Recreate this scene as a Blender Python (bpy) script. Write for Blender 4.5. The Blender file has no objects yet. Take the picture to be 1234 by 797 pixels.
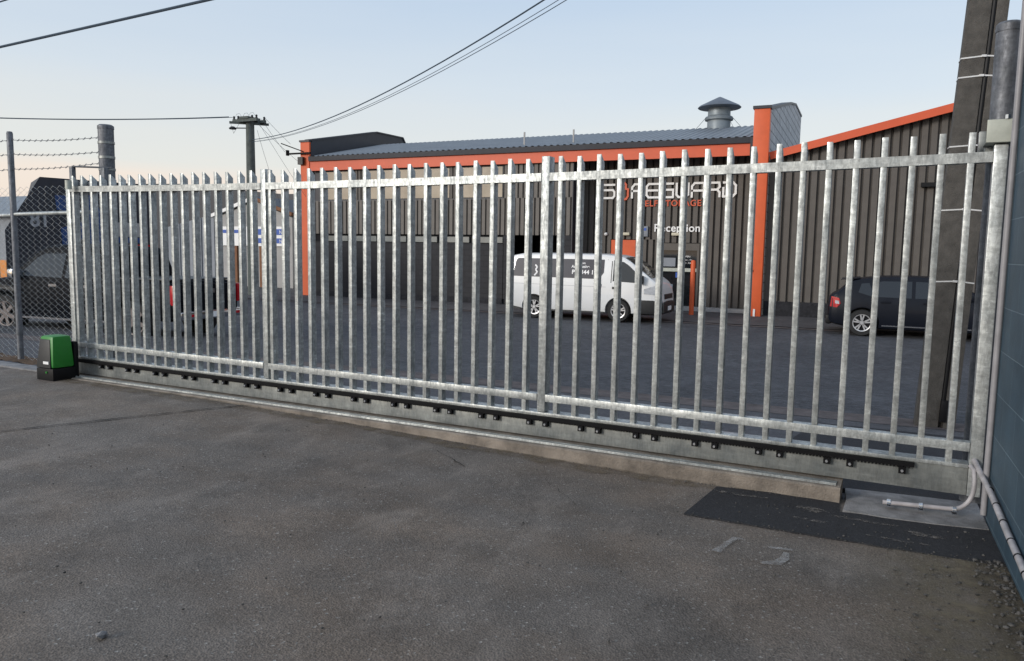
import bpy, bmesh, math, random
from mathutils import Vector, Matrix
random.seed(7)
S = bpy.context.scene
COL = S.collection
R = math.radians

# ------------------------------------------------------------------ materials
def newmat(name):
    m = bpy.data.materials.new(name); m.use_nodes = True
    nt = m.node_tree
    return m, nt, nt.nodes['Principled BSDF']
def N(nt, t, **k):
    n = nt.nodes.new(t)
    for a, v in k.items():
        if a in ('loc',): continue
        setattr(n, a, v)
    return n
def mapping(nt, scale=(1, 1, 1), rot=(0, 0, 0)):
    tc = N(nt, 'ShaderNodeTexCoord'); mp = N(nt, 'ShaderNodeMapping')
    mp.inputs['Scale'].default_value = scale; mp.inputs['Rotation'].default_value = rot
    nt.links.new(tc.outputs['Object'], mp.inputs['Vector'])
    return mp.outputs['Vector']
def noise(nt, vec, scale, detail=4, rough=.6):
    n = N(nt, 'ShaderNodeTexNoise')
    n.inputs['Scale'].default_value = scale; n.inputs['Detail'].default_value = detail
    n.inputs['Roughness'].default_value = rough
    nt.links.new(vec, n.inputs['Vector'])
    return n.outputs['Fac']
def ramp(nt, fac, stops):
    r = N(nt, 'ShaderNodeValToRGB')
    e = r.color_ramp.elements
    while len(e) < len(stops): e.new(.5)
    for i, (p, c) in enumerate(stops):
        e[i].position = p
        e[i].color = (c[0], c[1], c[2], 1) if hasattr(c, '__len__') else (c, c, c, 1)
    nt.links.new(fac, r.inputs['Fac'])
    return r.outputs['Color']
def mix(nt, a, b, fac, mode='MIX'):
    m = N(nt, 'ShaderNodeMix'); m.data_type = 'RGBA'; m.blend_type = mode
    for idx, v in ((6, a), (7, b)):
        if hasattr(v, 'is_output'): nt.links.new(v, m.inputs[idx])
        else: m.inputs[idx].default_value = (v[0], v[1], v[2], 1)
    if hasattr(fac, 'is_output'): nt.links.new(fac, m.inputs[0])
    else: m.inputs[0].default_value = fac
    return m.outputs[2]
def bump(nt, b, h, strength=.3, dist=.01):
    n = N(nt, 'ShaderNodeBump'); n.inputs['Strength'].default_value = strength; n.inputs['Distance'].default_value = dist
    nt.links.new(h, n.inputs['Height']); nt.links.new(n.outputs[0], b.inputs['Normal'])
def simple(name, col, rough=.6, metal=0, var=.15, scale=6, bmp=0, spec=.5, coat=0):
    m, nt, b = newmat(name)
    v = mapping(nt)
    n = noise(nt, v, scale, 6)
    lo = tuple(c*(1-var) for c in col); hi = tuple(min(1, c*(1+var)) for c in col)
    nt.links.new(ramp(nt, n, [(.3, lo), (.7, hi)]), b.inputs['Base Color'])
    b.inputs['Roughness'].default_value = rough; b.inputs['Metallic'].default_value = metal
    b.inputs['Specular IOR Level'].default_value = spec
    if coat: b.inputs['Coat Weight'].default_value = coat; b.inputs['Coat Roughness'].default_value = .05
    if bmp: bump(nt, b, noise(nt, v, scale*12, 5), bmp, .01)
    return m

def galv(name, base=.5, warm=0.0, metal=.55, streak=1.0, rough=.42):
    m, nt, b = newmat(name)
    v = mapping(nt, (1, 1, .55), (0, .35, 0))
    oj = N(nt, 'ShaderNodeObjectInfo'); va = N(nt, 'ShaderNodeVectorMath'); va.operation = 'ADD'
    cbx = N(nt, 'ShaderNodeMath'); cbx.operation = 'MULTIPLY'; cbx.inputs[1].default_value = 40; nt.links.new(oj.outputs['Random'], cbx.inputs[0])
    nt.links.new(v, va.inputs[0]); nt.links.new(cbx.outputs[0], va.inputs[1]); v = va.outputs[0]
    n1 = noise(nt, v, 7, 8, .65)
    v2 = mapping(nt, (5, 5, 1.2), (0, .6, .3))
    n2 = noise(nt, v2, 9, 6, .7)
    v3 = mapping(nt)
    vo = N(nt, 'ShaderNodeTexVoronoi'); vo.inputs['Scale'].default_value = 55
    nt.links.new(v3, vo.inputs['Vector'])
    c0 = ramp(nt, n1, [(.25, (base*.60, base*.66, base*.67)), (.5, (base*.96, base, base*(.98-warm))), (.72, (base*1.33, base*1.38, base*(1.33-warm)))])
    c1 = ramp(nt, n2, [(.35, .62), (.55, 1.0), (.68, 1.25)])
    c = mix(nt, c0, c1, .8*streak, 'MULTIPLY')
    n4 = noise(nt, mapping(nt, (1.6, 1.6, 7), (.5, .75, .2)), 4.0, 7, .72)
    c = mix(nt, c, ramp(nt, n4, [(.36, .72), (.52, 1.0), (.60, 1.12), (.68, 1.7)]), .7*streak, 'MULTIPLY')
    sp = ramp(nt, vo.outputs['Color'], [(.2, .82), (.8, 1.14)])
    c = mix(nt, c, sp, .7 if 'beam' not in name else .2, 'MULTIPLY')
    oi = N(nt, 'ShaderNodeObjectInfo')
    c = mix(nt, c, ramp(nt, oi.outputs['Random'], [(0, .86), (1, 1.08)]), 1, 'MULTIPLY')
    nt.links.new(c, b.inputs['Base Color'])
    b.inputs['Metallic'].default_value = metal
    rr = ramp(nt, n2, [(.3, rough+.16), (.7, rough-.08)])
    nt.links.new(rr, b.inputs['Roughness'])
    bump(nt, b, n1, .15, .004)
    return m

def asphalt(name, c0, c1, speck, grit=.5, patchy=1.0, warmcol=None, coarse=0):
    m, nt, b = newmat(name)
    v = mapping(nt)
    big = noise(nt, v, .35, 5, .6)
    med = noise(nt, v, 2.1, 6, .65)
    fine = noise(nt, v, 62, 5, .8)
    vo = N(nt, 'ShaderNodeTexVoronoi'); vo.inputs['Scale'].default_value = 95
    nt.links.new(v, vo.inputs['Vector'])
    base = ramp(nt, big, [(.32, c0), (.68, c1)])
    if warmcol:
        w = noise(nt, mapping(nt, (.7, 1.1, 1)), .9, 5, .6)
        base = mix(nt, base, warmcol, ramp(nt, w, [(.42, 0), (.68, .6)]))
    mm = ramp(nt, med, [(.3, .74), (.5, 1.0), (.72, 1.28)])
    c = mix(nt, base, mm, .75*patchy, 'MULTIPLY')
    ff = ramp(nt, fine, [(.32, .42), (.5, 1.0), (.68, 1.7)])
    c = mix(nt, c, ff, .75, 'MULTIPLY')
    if coarse:
        cf = noise(nt, mapping(nt, (.6, 1, 1)), 13, 6, .8)
        c = mix(nt, c, ramp(nt, cf, [(.34, .45), (.5, .95), (.66, 1.6)]), coarse, 'MULTIPLY')
    st = ramp(nt, vo.outputs['Color'], [(.0, 0), (.86, 0), (.93, 1)])
    c = mix(nt, c, speck, mix(nt, (0, 0, 0), st, .45))
    # dusty pale stains
    ds = noise(nt, mapping(nt, (1.6, .7, 1), (0, 0, .5)), 1.3, 7, .7)
    c = mix(nt, c, tuple(x*1.9 for x in c1), ramp(nt, ds, [(.54, 0), (.74, .5)]))
    nt.links.new(c, b.inputs['Base Color'])
    b.inputs['Roughness'].default_value = .82
    b.inputs['Specular IOR Level'].default_value = .35
    h = mix(nt, fine, vo.outputs['Distance'], .5)
    bump(nt, b, h, grit, .008)
    return m

M = {}
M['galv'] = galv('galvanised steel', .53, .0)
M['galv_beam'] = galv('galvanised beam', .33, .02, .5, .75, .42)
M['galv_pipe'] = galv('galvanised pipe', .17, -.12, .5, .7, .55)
M['yard'] = asphalt('yard asphalt', (.128, .112, .099), (.188, .164, .142), (.54, .52, .48), 1.0, 1.25, (.205, .152, .110))
M['patch'] = asphalt('fresh asphalt', (.022, .022, .025), (.034, .034, .037), (.10, .10, .10), .6, .8)
M['road'] = asphalt('road chip seal', (.058, .059, .065), (.080, .081, .087), (.20, .20, .20), 1.0, 1.1, None, 1.0)
M['path'] = asphalt('footpath asphalt', (.070, .066, .068), (.10, .093, .092), (.15, .14, .13), .4, .8)
M['apron'] = asphalt('apron asphalt', (.075, .074, .080), (.10, .098, .103), (.14, .14, .14), .4, .8, None, .5)
M['concrete'] = simple('kerb concrete', (.235, .20, .165), .9, 0, .42, 6, .9)
M['slab'] = simple('pale slab concrete', (.24, .235, .235), .9, 0, .38, 7, .8)
M['strip'] = simple('worn channel concrete', (.115, .095, .09), .9, 0, .35, 6, .5)
M['orange'] = simple('orange paint', (.70, .115, .03), .55, 0, .08, 3, .03)
M['orange_fascia'] = simple('orange fascia paint', (.68, .105, .035), .5, 0, .06, 2, 0)
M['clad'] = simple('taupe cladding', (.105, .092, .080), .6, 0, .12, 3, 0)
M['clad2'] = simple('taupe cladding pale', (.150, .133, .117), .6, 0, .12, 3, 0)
M['navy'] = simple('dark fascia metal', (.022, .024, .034), .5, 0, .15, 3, 0)
M['roof'] = simple('blue grey roofing', (.215, .235, .255), .5, .1, .12, 1.2, 0)
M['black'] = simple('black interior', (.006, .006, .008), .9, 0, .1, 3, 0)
M['blackpl'] = simple('black plastic', (.008, .008, .009), .5, 0, .15, 20, .1, .25)
M['rubber'] = simple('rubber', (.018, .018, .018), .8, 0, .2, 12, .1)
M['white_letter'] = simple('white lettering', (.93, .92, .90), .5, 0, .03, 3, 0)
M['white_paint'] = simple('white van paint', (.78, .78, .77), .3, 0, .04, 1.5, 0, .5, .6)
M['car_black'] = simple('dark car paint', (.006, .008, .014), .42, 0, .1, 2, 0, .18, .12)
M['glass_dark'] = simple('tinted glass', (.012, .015, .018), .07, 0, .1, 1, 0, .8)
M['glass_beige'] = simple('beige window glass', (.36, .31, .25), .12, 0, .3, .9, 0, .8)  # upper window panes, coloured an uneven beige
M['glass_strip'] = simple('high window glass', (.20, .21, .20), .25, 0, .35, 1.0, 0, .6)
M['wrap'] = simple('grey window film', (.028, .030, .045), .35, 0, .2, 1.2, 0, .25)
M['rim'] = simple('alloy', (.62, .62, .63), .3, .6, .1, 10, 0)
M['chrome'] = simple('chrome', (.65, .66, .68), .15, 1, .05, 5, 0)
M['bandsteel'] = simple('bright steel strap', (.78, .77, .75), .35, .3, .1, 9, 0)
M['pale_number'] = simple('faded number', (.30, .31, .33), .6, 0, .1, 9, 0)
M['blue_dull'] = simple('dull blue graphic', (.02, .06, .19), .6, 0, .2, 4, 0)
M['pickup_paint'] = simple('black pickup paint', (.004, .005, .008), .5, 0, .1, 2, 0, .06)
M['rim_dull'] = simple('dull alloy', (.16, .14, .135), .5, .3, .2, 10, 0)
M['red_lens'] = simple('red lens', (.45, .01, .018), .2, 0, .2, 20, 0, .7)
M['clear_lens'] = simple('clear lens', (.65, .67, .7), .12, .3, .2, 12, 0, .8)
M['green'] = simple('green plastic', (.020, .23, .026), .42, 0, .1, 12, .05)
M['charcoal'] = simple('charcoal plastic', (.022, .023, .024), .5, 0, .15, 20, .1)
M['dark_steel'] = simple('black rack', (.005, .005, .006), .6, 0, .2, 20, .1, .15)
M['pvc'] = simple('grey conduit', (.30, .29, .30), .45, 0, .14, 9, .05)
M['pvc_pale'] = simple('pale conduit', (.38, .36, .365), .5, 0, .3, 9, .05)
M['pole_conc'] = simple('weathered concrete pole', (.10, .092, .082), .92, 0, .3, 9, .9)
M['pole_wood'] = simple('weathered timber pole', (.105, .12, .112), .9, 0, .25, 5, .5)
M['cable'] = simple('cable', (.045, .07, .10), .6, 0, .1, 5, 0)
M['pale_metal'] = simple('pale green grey bracket', (.46, .48, .42), .5, .1, .12, 14, .05)
M['white_wall'] = simple('pale rendered wall', (.40, .39, .375), .8, 0, .1, 1.5, .1)
M['grey_sheet'] = simple('grey sheet metal', (.25, .27, .30), .6, .1, .1, 2, 0)
M['brownwood'] = simple('brown timber', (.22, .10, .05), .8, 0, .25, 5, .2)
M['blue_print'] = simple('blue print', (.03, .10, .42), .5, 0, .08, 4, 0)
M['cream'] = simple('cream light cover', (.62, .57, .43), .5, 0, .06, 6, 0)
M['amber'] = simple('amber plastic', (.75, .28, .06), .4, 0, .1, 8, 0)
M['stone'] = simple('loose stone', (.085, .08, .074), .9, 0, .8, 30, .3)
M['paint_mark'] = simple('worn white road paint', (.42, .41, .40), .8, 0, .4, 40, .4)
M['tin_grey'] = simple('weathered vent steel', (.22, .25, .27), .5, .35, .22, 3, .1)
M['cap_blue'] = simple('blue grey vent cap', (.13, .15, .18), .45, .3, .12, 3, 0)
def worn(name, col, lo, hi, sc=45, fade=None):
    m, nt, b = newmat(name); v = mapping(nt); n = noise(nt, v, sc, 6, .75); n2 = noise(nt, v, 9, 3)
    b.inputs['Base Color'].default_value = (*col, 1); b.inputs['Roughness'].default_value = .85
    a = mix(nt, ramp(nt, n, [(lo, 0), (hi, 1)]), ramp(nt, n2, [(.3, .35), (.6, 1)]), 1, 'MULTIPLY')
    if fade:
        tc = N(nt, 'ShaderNodeTexCoord'); sx = N(nt, 'ShaderNodeSeparateXYZ'); nt.links.new(tc.outputs['Object'], sx.inputs[0])
        mr = N(nt, 'ShaderNodeMapRange'); mr.inputs[1].default_value, mr.inputs[2].default_value = fade
        nt.links.new(sx.outputs[0], mr.inputs[0]); a = mix(nt, a, mr.outputs[0], 1, 'MULTIPLY')
    nt.links.new(a, b.inputs['Alpha']); return m
M['paint_mark'] = worn('worn white road paint', (.44, .43, .42), .30, .74, 70)
M['scratch'] = worn('pale scratch', (.30, .29, .28), .48, .68, 30)
M['crack_faint'] = worn('faint crack', (.03, .028, .026), .40, .6, 30)
M['dust'] = worn('pale dusty stain', (.26, .23, .20), .46, .66, 22)
M['crack'] = simple('crack filler', (.007, .007, .007), .9, 0, .2, 30, .3)
M['dirt'] = simple('leafy dirt', (.12, .075, .045), .95, 0, .5, 30, .9)
M['ground'] = simple('far ground', (.06, .058, .055), .95, 0, .2, .2, 0)
M['greenpaint'] = simple('dark hill', (.02, .03, .04), .9, 0, .3, .5, 0)

def brickmat(name, c1, c2, mortar, bw, bh, ms, axis='YZ', bump_s=.4, rough=.7, offs=(0, 0)):
    m, nt, b = newmat(name)
    tc = N(nt, 'ShaderNodeTexCoord'); sp = N(nt, 'ShaderNodeSeparateXYZ'); cb = N(nt, 'ShaderNodeCombineXYZ')
    nt.links.new(tc.outputs['Object'], sp.inputs[0])
    nt.links.new(sp.outputs[axis[0]], cb.inputs[0]); nt.links.new(sp.outputs[axis[1]], cb.inputs[1])
    mp = N(nt, 'ShaderNodeMapping'); mp.inputs['Location'].default_value = (offs[0], offs[1], 0)
    nt.links.new(cb.outputs[0], mp.inputs[0])
    br = N(nt, 'ShaderNodeTexBrick')
    nt.links.new(mp.outputs[0], br.inputs['Vector'])
    br.inputs['Color1'].default_value = (*c1, 1); br.inputs['Color2'].default_value = (*c2, 1); br.inputs['Mortar'].default_value = (*mortar, 1)
    br.inputs['Scale'].default_value = 1; br.inputs['Brick Width'].default_value = bw; br.inputs['Row Height'].default_value = bh
    br.inputs['Mortar Size'].default_value = ms; br.inputs['Mortar Smooth'].default_value = .4
    n = noise(nt, tc.outputs['Object'], 3.5, 7, .65)
    c = mix(nt, br.outputs['Color'], ramp(nt, n, [(.3, .72), (.7, 1.3)]), .8, 'MULTIPLY')
    n3 = noise(nt, tc.outputs['Object'], 60, 4, .6)
    nt.links.new(c, b.inputs['Base Color']); b.inputs['Roughness'].default_value = rough
    inv = N(nt, 'ShaderNodeMath'); inv.operation = 'MULTIPLY_ADD'; inv.inputs[1].default_value = -1; inv.inputs[2].default_value = 1
    nt.links.new(br.outputs['Fac'], inv.inputs[0])
    h = mix(nt, inv.outputs[0], n3, .25)
    bump(nt, b, h, bump_s, .012)
    return m
M['bluewall'] = brickmat('teal painted block', (.034, .066, .094), (.041, .077, .107), (.12, .17, .205), .39, .265, .0035, 'YZ', .5, .55, (.05, .07))
M['greybrick'] = brickmat('grey block parapet', (.46, .455, .45), (.54, .535, .53), (.20, .20, .20), .6, .28, .022, 'YZ', .5, .85)
M['darkblock'] = brickmat('dark painted block', (.013, .013, .017), (.017, .017, .021), (.008, .008, .010), .4, .2, .012, 'XZ', .4, .7)
M['darkstone'] = simple('rough dark plinth', (.022, .022, .026), .9, 0, .5, 14, 1.0)

# ------------------------------------------------------------------ mesh helpers
class MB:
    def __init__(s): s.v = []; s.f = []
    def add(s, vs, fs):
        o = len(s.v); s.v += [tuple(v) for v in vs]; s.f += [tuple(i+o for i in f) for f in fs]; return s
    def box(s, x0, x1, y0, y1, z0, z1):
        return s.add([(x0,y0,z0),(x1,y0,z0),(x1,y1,z0),(x0,y1,z0),(x0,y0,z1),(x1,y0,z1),(x1,y1,z1),(x0,y1,z1)],
                     [(0,3,2,1),(4,5,6,7),(0,1,5,4),(1,2,6,5),(2,3,7,6),(3,0,4,7)])
    def hexa(s, p):   # 8 points bottom ccw then top ccw
        return s.add(p, [(0,3,2,1),(4,5,6,7),(0,1,5,4),(1,2,6,5),(2,3,7,6),(3,0,4,7)])
    def beam(s, p, q, w, h, up=(0,0,1)):
        p, q = Vector(p), Vector(q); d = (q-p).normalized(); u = Vector(up); sd = d.cross(u).normalized(); u = sd.cross(d).normalized()
        a = sd*w/2; b = u*h/2
        return s.hexa([p-a-b, q-a-b, q+a-b, p+a-b, p-a+b, q-a+b, q+a+b, p+a+b])
    def tube(s, pts, r, n=8, caps=True):
        pts = [Vector(p) for p in pts]; rs = r if hasattr(r, '__len__') else [r]*len(pts)
        o = len(s.v); prev = None
        for i, p in enumerate(pts):
            d = (pts[min(i+1, len(pts)-1)]-pts[max(i-1, 0)]).normalized()
            if prev is None:
                a = Vector((0,0,1)) if abs(d.z) < .9 else Vector((1,0,0)); u = d.cross(a).normalized()
            else: u = (prev-d*prev.dot(d)).normalized()
            prev = u; w = d.cross(u)
            for k in range(n):
                t = 2*math.pi*k/n; s.v.append(tuple(p+(u*math.cos(t)+w*math.sin(t))*rs[i]))
        for i in range(len(pts)-1):
            for k in range(n):
                a = o+i*n+k; b = o+i*n+(k+1) % n; s.f.append((a, b, b+n, a+n))
        if caps:
            s.f.append(tuple(o+k for k in range(n))[::-1]); e = o+(len(pts)-1)*n; s.f.append(tuple(e+k for k in range(n)))
        return s
    def lathe(s, prof, c=(0,0,0), n=32, axis='Z'):
        o = len(s.v); m = len(prof)
        for k in range(n):
            t = 2*math.pi*k/n
            for r, h in prof:
                if axis == 'Z': s.v.append((c[0]+r*math.cos(t), c[1]+r*math.sin(t), c[2]+h))
                else: s.v.append((c[0]+r*math.cos(t), c[1]+h, c[2]+r*math.sin(t)))
        for k in range(n):
            k2 = (k+1) % n
            for j in range(m-1): s.f.append((o+k*m+j, o+k2*m+j, o+k2*m+j+1, o+k*m+j+1))
        return s
    def prism(s, poly, fn0, fn1):
        n = len(poly); vs = [fn0(*p) for p in poly]+[fn1(*p) for p in poly]
        fs = [tuple(range(n))[::-1], tuple(range(n, 2*n))]+[(i, (i+1) % n, n+(i+1) % n, n+i) for i in range(n)]
        return s.add(vs, fs)
    def build(s, name, mat, parent=None, smooth=False, bevel=0, angle=35):
        me = bpy.data.meshes.new(name); me.from_pydata(s.v, [], s.f)
        bm = bmesh.new(); bm.from_mesh(me); bmesh.ops.recalc_face_normals(bm, faces=bm.faces)
        if bevel:
            es = [e for e in bm.edges if len(e.link_faces) == 2 and e.calc_face_angle(0) > .5]
            bmesh.ops.bevel(bm, geom=es, offset=bevel, segments=2, affect='EDGES', profile=.6)
        bm.to_mesh(me); bm.free()
        if smooth or bevel:
            me.shade_smooth(); me.set_sharp_from_angle(angle=R(angle))
        me.materials.append(M[mat] if isinstance(mat, str) else mat)
        o = bpy.data.objects.new(name, me); COL.objects.link(o)
        if parent: o.parent = parent
        return o
def tag(o, label=None, cat=None, group=None, kind=None):
    if label: o['label'] = label
    if cat: o['category'] = cat
    if group: o['group'] = group
    if kind: o['kind'] = kind
    return o
def thing(name, label, cat, loc=(0,0,0), rz=0, group=None):
    e = bpy.data.objects.new(name, None); COL.objects.link(e); e.empty_display_size = .2
    e.location = loc; e.rotation_euler = (0, 0, rz)
    return tag(e, label, cat, group)
def struct(name, mb, mat, label=None, **k):
    o = mb.build(name, mat, **k); o['kind'] = 'structure'
    if label: o['label'] = label
    return o
def text(body, size, name, mat, parent, mtx, depth=.004, spacing=1.0, bold=0.0):
    cu = bpy.data.curves.new('lettering', 'FONT'); cu.body = body; cu.size = size; cu.extrude = depth; cu.space_character = spacing; cu.offset = bold
    t = bpy.data.objects.new('lettering', cu); COL.objects.link(t)
    dg = bpy.context.evaluated_depsgraph_get(); me = bpy.data.meshes.new_from_object(t.evaluated_get(dg))
    bpy.data.objects.remove(t); me.name = name
    me.transform(mtx); me.materials.clear(); me.materials.append(M[mat])
    o = bpy.data.objects.new(name, me); COL.objects.link(o)
    if parent: o.parent = parent
    return o
def face_front(x, y, z):   # text plane facing -Y, reading +X
    return Matrix.Translation((x, y, z)) @ Matrix.Rotation(R(90), 4, 'X')
def corr(mb, x0, x1, zlo, zhi, y, pitch=.2, depth=.035, flat=.66):
    depth *= 1.9
    """ribbed sheet facing -Y between x0 and x1; zlo/zhi numbers or functions of x"""
    fl = zlo if callable(zlo) else (lambda x: zlo); fh = zhi if callable(zhi) else (lambda x: zhi)
    pts = []; x = x0
    while x < x1-1e-6:
        for dx, dy in ((0, 0), (flat*pitch, 0), ((flat+.07)*pitch, depth), (.94*pitch, depth)):
            if x+dx < x1: pts.append((x+dx, y+dy))
        x += pitch
    pts.append((x1, y))
    n = len(pts)
    vs = [(a, b, fl(a)) for a, b in pts]+[(a, b, fh(a)) for a, b in pts]
    return mb.add(vs, [(i, i+1, n+i+1, n+i) for i in range(n-1)])

# ------------------------------------------------------------------ ground
def smooth(a, b, t): t = max(0, min(1, (t-a)/(b-a))); return t*t*(3-2*t)
def yard_z(x):
    t = max(0, min(1, (-.8-x)/6.0)); return -.100+.092*t*t*(3-2*t)
def street_z(x, y):
    if y < 8.7: return -.10-.04*smooth(6, 8.7, y)
    z = -.14-.31*smooth(8.7, 15.5, y)
    if y > 21.5: z += .05*smooth(21.5, 26, y)*smooth(-16, -4, x)
    return z
g0 = MB().add([(-400, -300, -1.2), (400, -300, -1.2), (400, 700, -1.2), (-400, 700, -1.2)], [(0, 1, 2, 3)])
struct('ground', g0, 'ground')
def grid(xs, ys, fz):
    mb = MB(); n = len(xs)
    vs = [(x, y, fz(x, y)) for y in ys for x in xs]
    return mb.add(vs, [(j*n+i, j*n+i+1, (j+1)*n+i+1, (j+1)*n+i) for j in range(len(ys)-1) for i in range(n-1)])
GY = lambda x: 5.62-(x-.71)*math.tan(R(2.5))      # gate line
xs = [-60, -40, -25, -16]+[-12+.4*i for i in range(33)]
mb = MB(); n = len(xs); vs = []
ts = [0, .2, .4, .6, .8, .9, 1]
for t in ts:
    for x in xs:
        y1 = GY(x)-.1; y = -30+(y1+30)*t; vs.append((x, y, yard_z(x)+.006*math.sin(x*1.3)*math.cos(y*.9)))
mb.add(vs, [(j*n+i, j*n+i+1, (j+1)*n+i+1, (j+1)*n+i) for j in range(len(ts)-1) for i in range(n-1)])
struct('yard', mb, 'yard', smooth=True)
def rng(a, b, st):
    k = max(1, int(round((b-a)/st))); return [a+(b-a)*i/k for i in range(k+1)]
# apron between gate and channel, channel strip, road, gutter, footpath
mb = MB(); vs = []; xa = [-60, -30, -20]+rng(-14, 6, 1)
for t in (0, .5, 1):
    for x in xa:
        y0 = GY(x)-.11; y = y0+(8.52-y0)*t; vs.append((x, y, street_z(x, y)-(.03 if t == 0 else 0)))
n = len(xa); mb.add(vs, [(j*n+i, j*n+i+1, (j+1)*n+i+1, (j+1)*n+i) for j in range(2) for i in range(n-1)])
struct('crossing', mb, 'apron')
struct('channel_strip', grid(rng(-60, 6, 2), [8.50, 8.62, 8.80, 8.92], lambda x, y: street_z(x, y)+.004-(.012 if 8.6 < y < 8.85 else 0)), 'strip')
struct('road', grid(rng(-90, 60, 3), [8.86]+rng(9.5, 16, .65)+rng(17, 22.1, .85), lambda x, y: street_z(x, y)-.001), 'road', smooth=True)
struct('gutter', grid(rng(-90, 60, 3), [22.0, 22.15, 22.3], lambda x, y: street_z(x, y)+.012), 'strip')
struct('footpath', grid(rng(-90, 60, 3), rng(22.28, 45, 1.2), lambda x, y: street_z(x, y)+.03), 'path', smooth=True)
# freshly patched asphalt, with an uneven outline
P4 = [(-.86, 5.42), (-.95, 4.74)]
for i in range(1, 24):
    t = i/24; P4.append((-.95+1.74*t, 4.74+.005*t-.05*t+random.uniform(-.008, .008)))
P4 += [(.80, 4.69), (.80, 5.30)]
for i in range(1, 8): P4.append((.80-.83*i/8, 5.30-.05*i/8+random.uniform(-.008, .008)))
P4 += [(-.05, 5.24), (-.06, 5.43), (-.45, 5.46)]
mb = MB().prism(P4, lambda x, y: (x, y, yard_z(x)+.009), lambda x, y: (x, y, yard_z(x)-.02))
struct('asphalt_patch', mb, 'patch')
def strip_marks(pts, w, z=.0075, mat='crack', name='ground_crack', jit=.0):
    mb = MB(); vs = []
    for i, (x, y) in enumerate(pts):
        a = pts[max(0, i-1)]; b = pts[min(len(pts)-1, i+1)]; d = Vector((b[0]-a[0], b[1]-a[1])).normalized()
        ww = (w if not hasattr(w, '__len__') else w[i])*random.uniform(1-jit, 1+jit)/2
        vs += [(x-d.y*ww, y+d.x*ww, yard_z(x)+z), (x+d.y*ww, y-d.x*ww, yard_z(x)+z)]
    mb.add(vs, [(2*i, 2*i+1, 2*i+3, 2*i+2) for i in range(len(pts)-1)])
    return struct(name, mb, mat)
def wob(a, b, n, j): return [(a[0]+(b[0]-a[0])*i/n+random.uniform(-j, j), a[1]+(b[1]-a[1])*i/n+random.uniform(-j, j)) for i in range(n+1)]
strip_marks(wob((-6.9, 2.9), (-6.0, 4.65), 26, .012)+wob((-5.97, 4.72), (-5.50, 5.65), 16, .012), .020, .0095, jit=.5)
strip_marks(wob((-2.64, 4.96), (-3.05, 5.24), 10, .006), .006, .0095, jit=.6)
for a_, b_, k_ in (((-4.6, 3.0), (-3.9, 3.9), 14), ((-3.9, 3.9), (-3.7, 4.5), 9), ((-3.9, 3.9), (-3.3, 4.1), 9), ((-1.2, 2.3), (-.5, 2.7), 12), ((-.5, 2.7), (-.2, 3.3), 10), ((-2.0, 5.0), (-1.6, 4.55), 8)):
    strip_marks(wob(a_, b_, k_, .018), .0045, .0095, 'crack_faint', 'ground_crack', jit=.7)
strip_marks(wob((-2.6, 3.9), (-2.0, 3.2), 6, .004), .004, .0095, 'scratch', 'ground_scratch', .6)
strip_marks(wob((-3.4, 4.75), (-2.55, 4.63), 14, .004), .006, .0095, 'scratch', 'ground_scratch', .6)
strip_marks(wob((.12, 3.9), (.42, 3.05), 10, .003), .004, .0095, 'scratch', 'ground_scratch', .5)
strip_marks([(-.655, 4.20), (-.645, 4.25), (-.625, 4.33), (-.605, 4.40), (-.59, 4.455), (-.545, 4.46)], [.06, .042, .036, .036, .04, .02], .0095, 'paint_mark', 'painted_mark')
strip_marks([(-.40, 4.40), (-.34, 4.41), (-.27, 4.42)], [.02, .032, .026], .0095, 'paint_mark', 'painted_mark')
strip_marks([(-.30, 4.36), (-.30, 4.27), (-.33, 4.19), (-.41, 4.15)], [.03, .05, .06, .03], .0095, 'paint_mark', 'painted_mark')
M['brown_dirt'] = worn('brown dirt film', (.17, .13, .08), .38, .72, 6)
M['wall_dirt'] = worn('olive dirt film', (.20, .165, .11), .25, .6, 5, (.0, .62))
M['wall_dirt2'] = worn('dark dirt film', (.07, .055, .038), .35, .65, 14, (.55, .76))
strip_marks([(.40, 1.5), (.40, 2.5), (.40, 3.5), (.40, 4.2), (.40, 4.70)], .78, .0085, 'wall_dirt', 'dirt_film')
strip_marks([(.66, 1.5), (.66, 2.5), (.66, 3.5), (.66, 4.75)], .26, .0105, 'wall_dirt2', 'dirt_film')
for cx, cy, ww, hh in ((.42, 5.02, .14, .07), (-.22, 5.2, .09, .12), (-.2, 4.98, .12, .04), (-.7, 5.3, .2, .05), (.1, 5.12, .2, .05), (.3, 4.85, .2, .03)):
    strip_marks([(cx-ww, cy+.01), (cx-ww*.4, cy), (cx+ww*.3, cy-.01), (cx+ww, cy)], [hh*.4, hh, hh*.9, hh*.3], .0135, 'dust', 'dirt_film')
P5 = [(-.75, 5.9), (-.35, 8.2), (3.5, 8.2), (3.5, 5.7), (.2, 5.78)]
struct('asphalt_patch', MB().prism(P5, lambda x, y: (x, y, street_z(x, y)+.008), lambda x, y: (x, y, street_z(x, y)-.03)), 'patch')
struct('dirt_film', grid(rng(-8.6, -.1, .25), [0, 1], lambda x, y: 0), 'brown_dirt') if 0 else None
mb_ = MB(); vs_d = []; nd = 40
for i in range(nd+1):
    x_ = -.1-8.3*i/nd; yb = GY(x_)-.226
    vs_d += [(x_, yb, yard_z(x_)+.0085), (x_, yb-.10-random.uniform(0, .10), yard_z(x_)+.0085)]
mb_.add(vs_d, [(2*i, 2*i+1, 2*i+3, 2*i+2) for i in range(nd)]); struct('dirt_film', mb_, 'brown_dirt')
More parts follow.
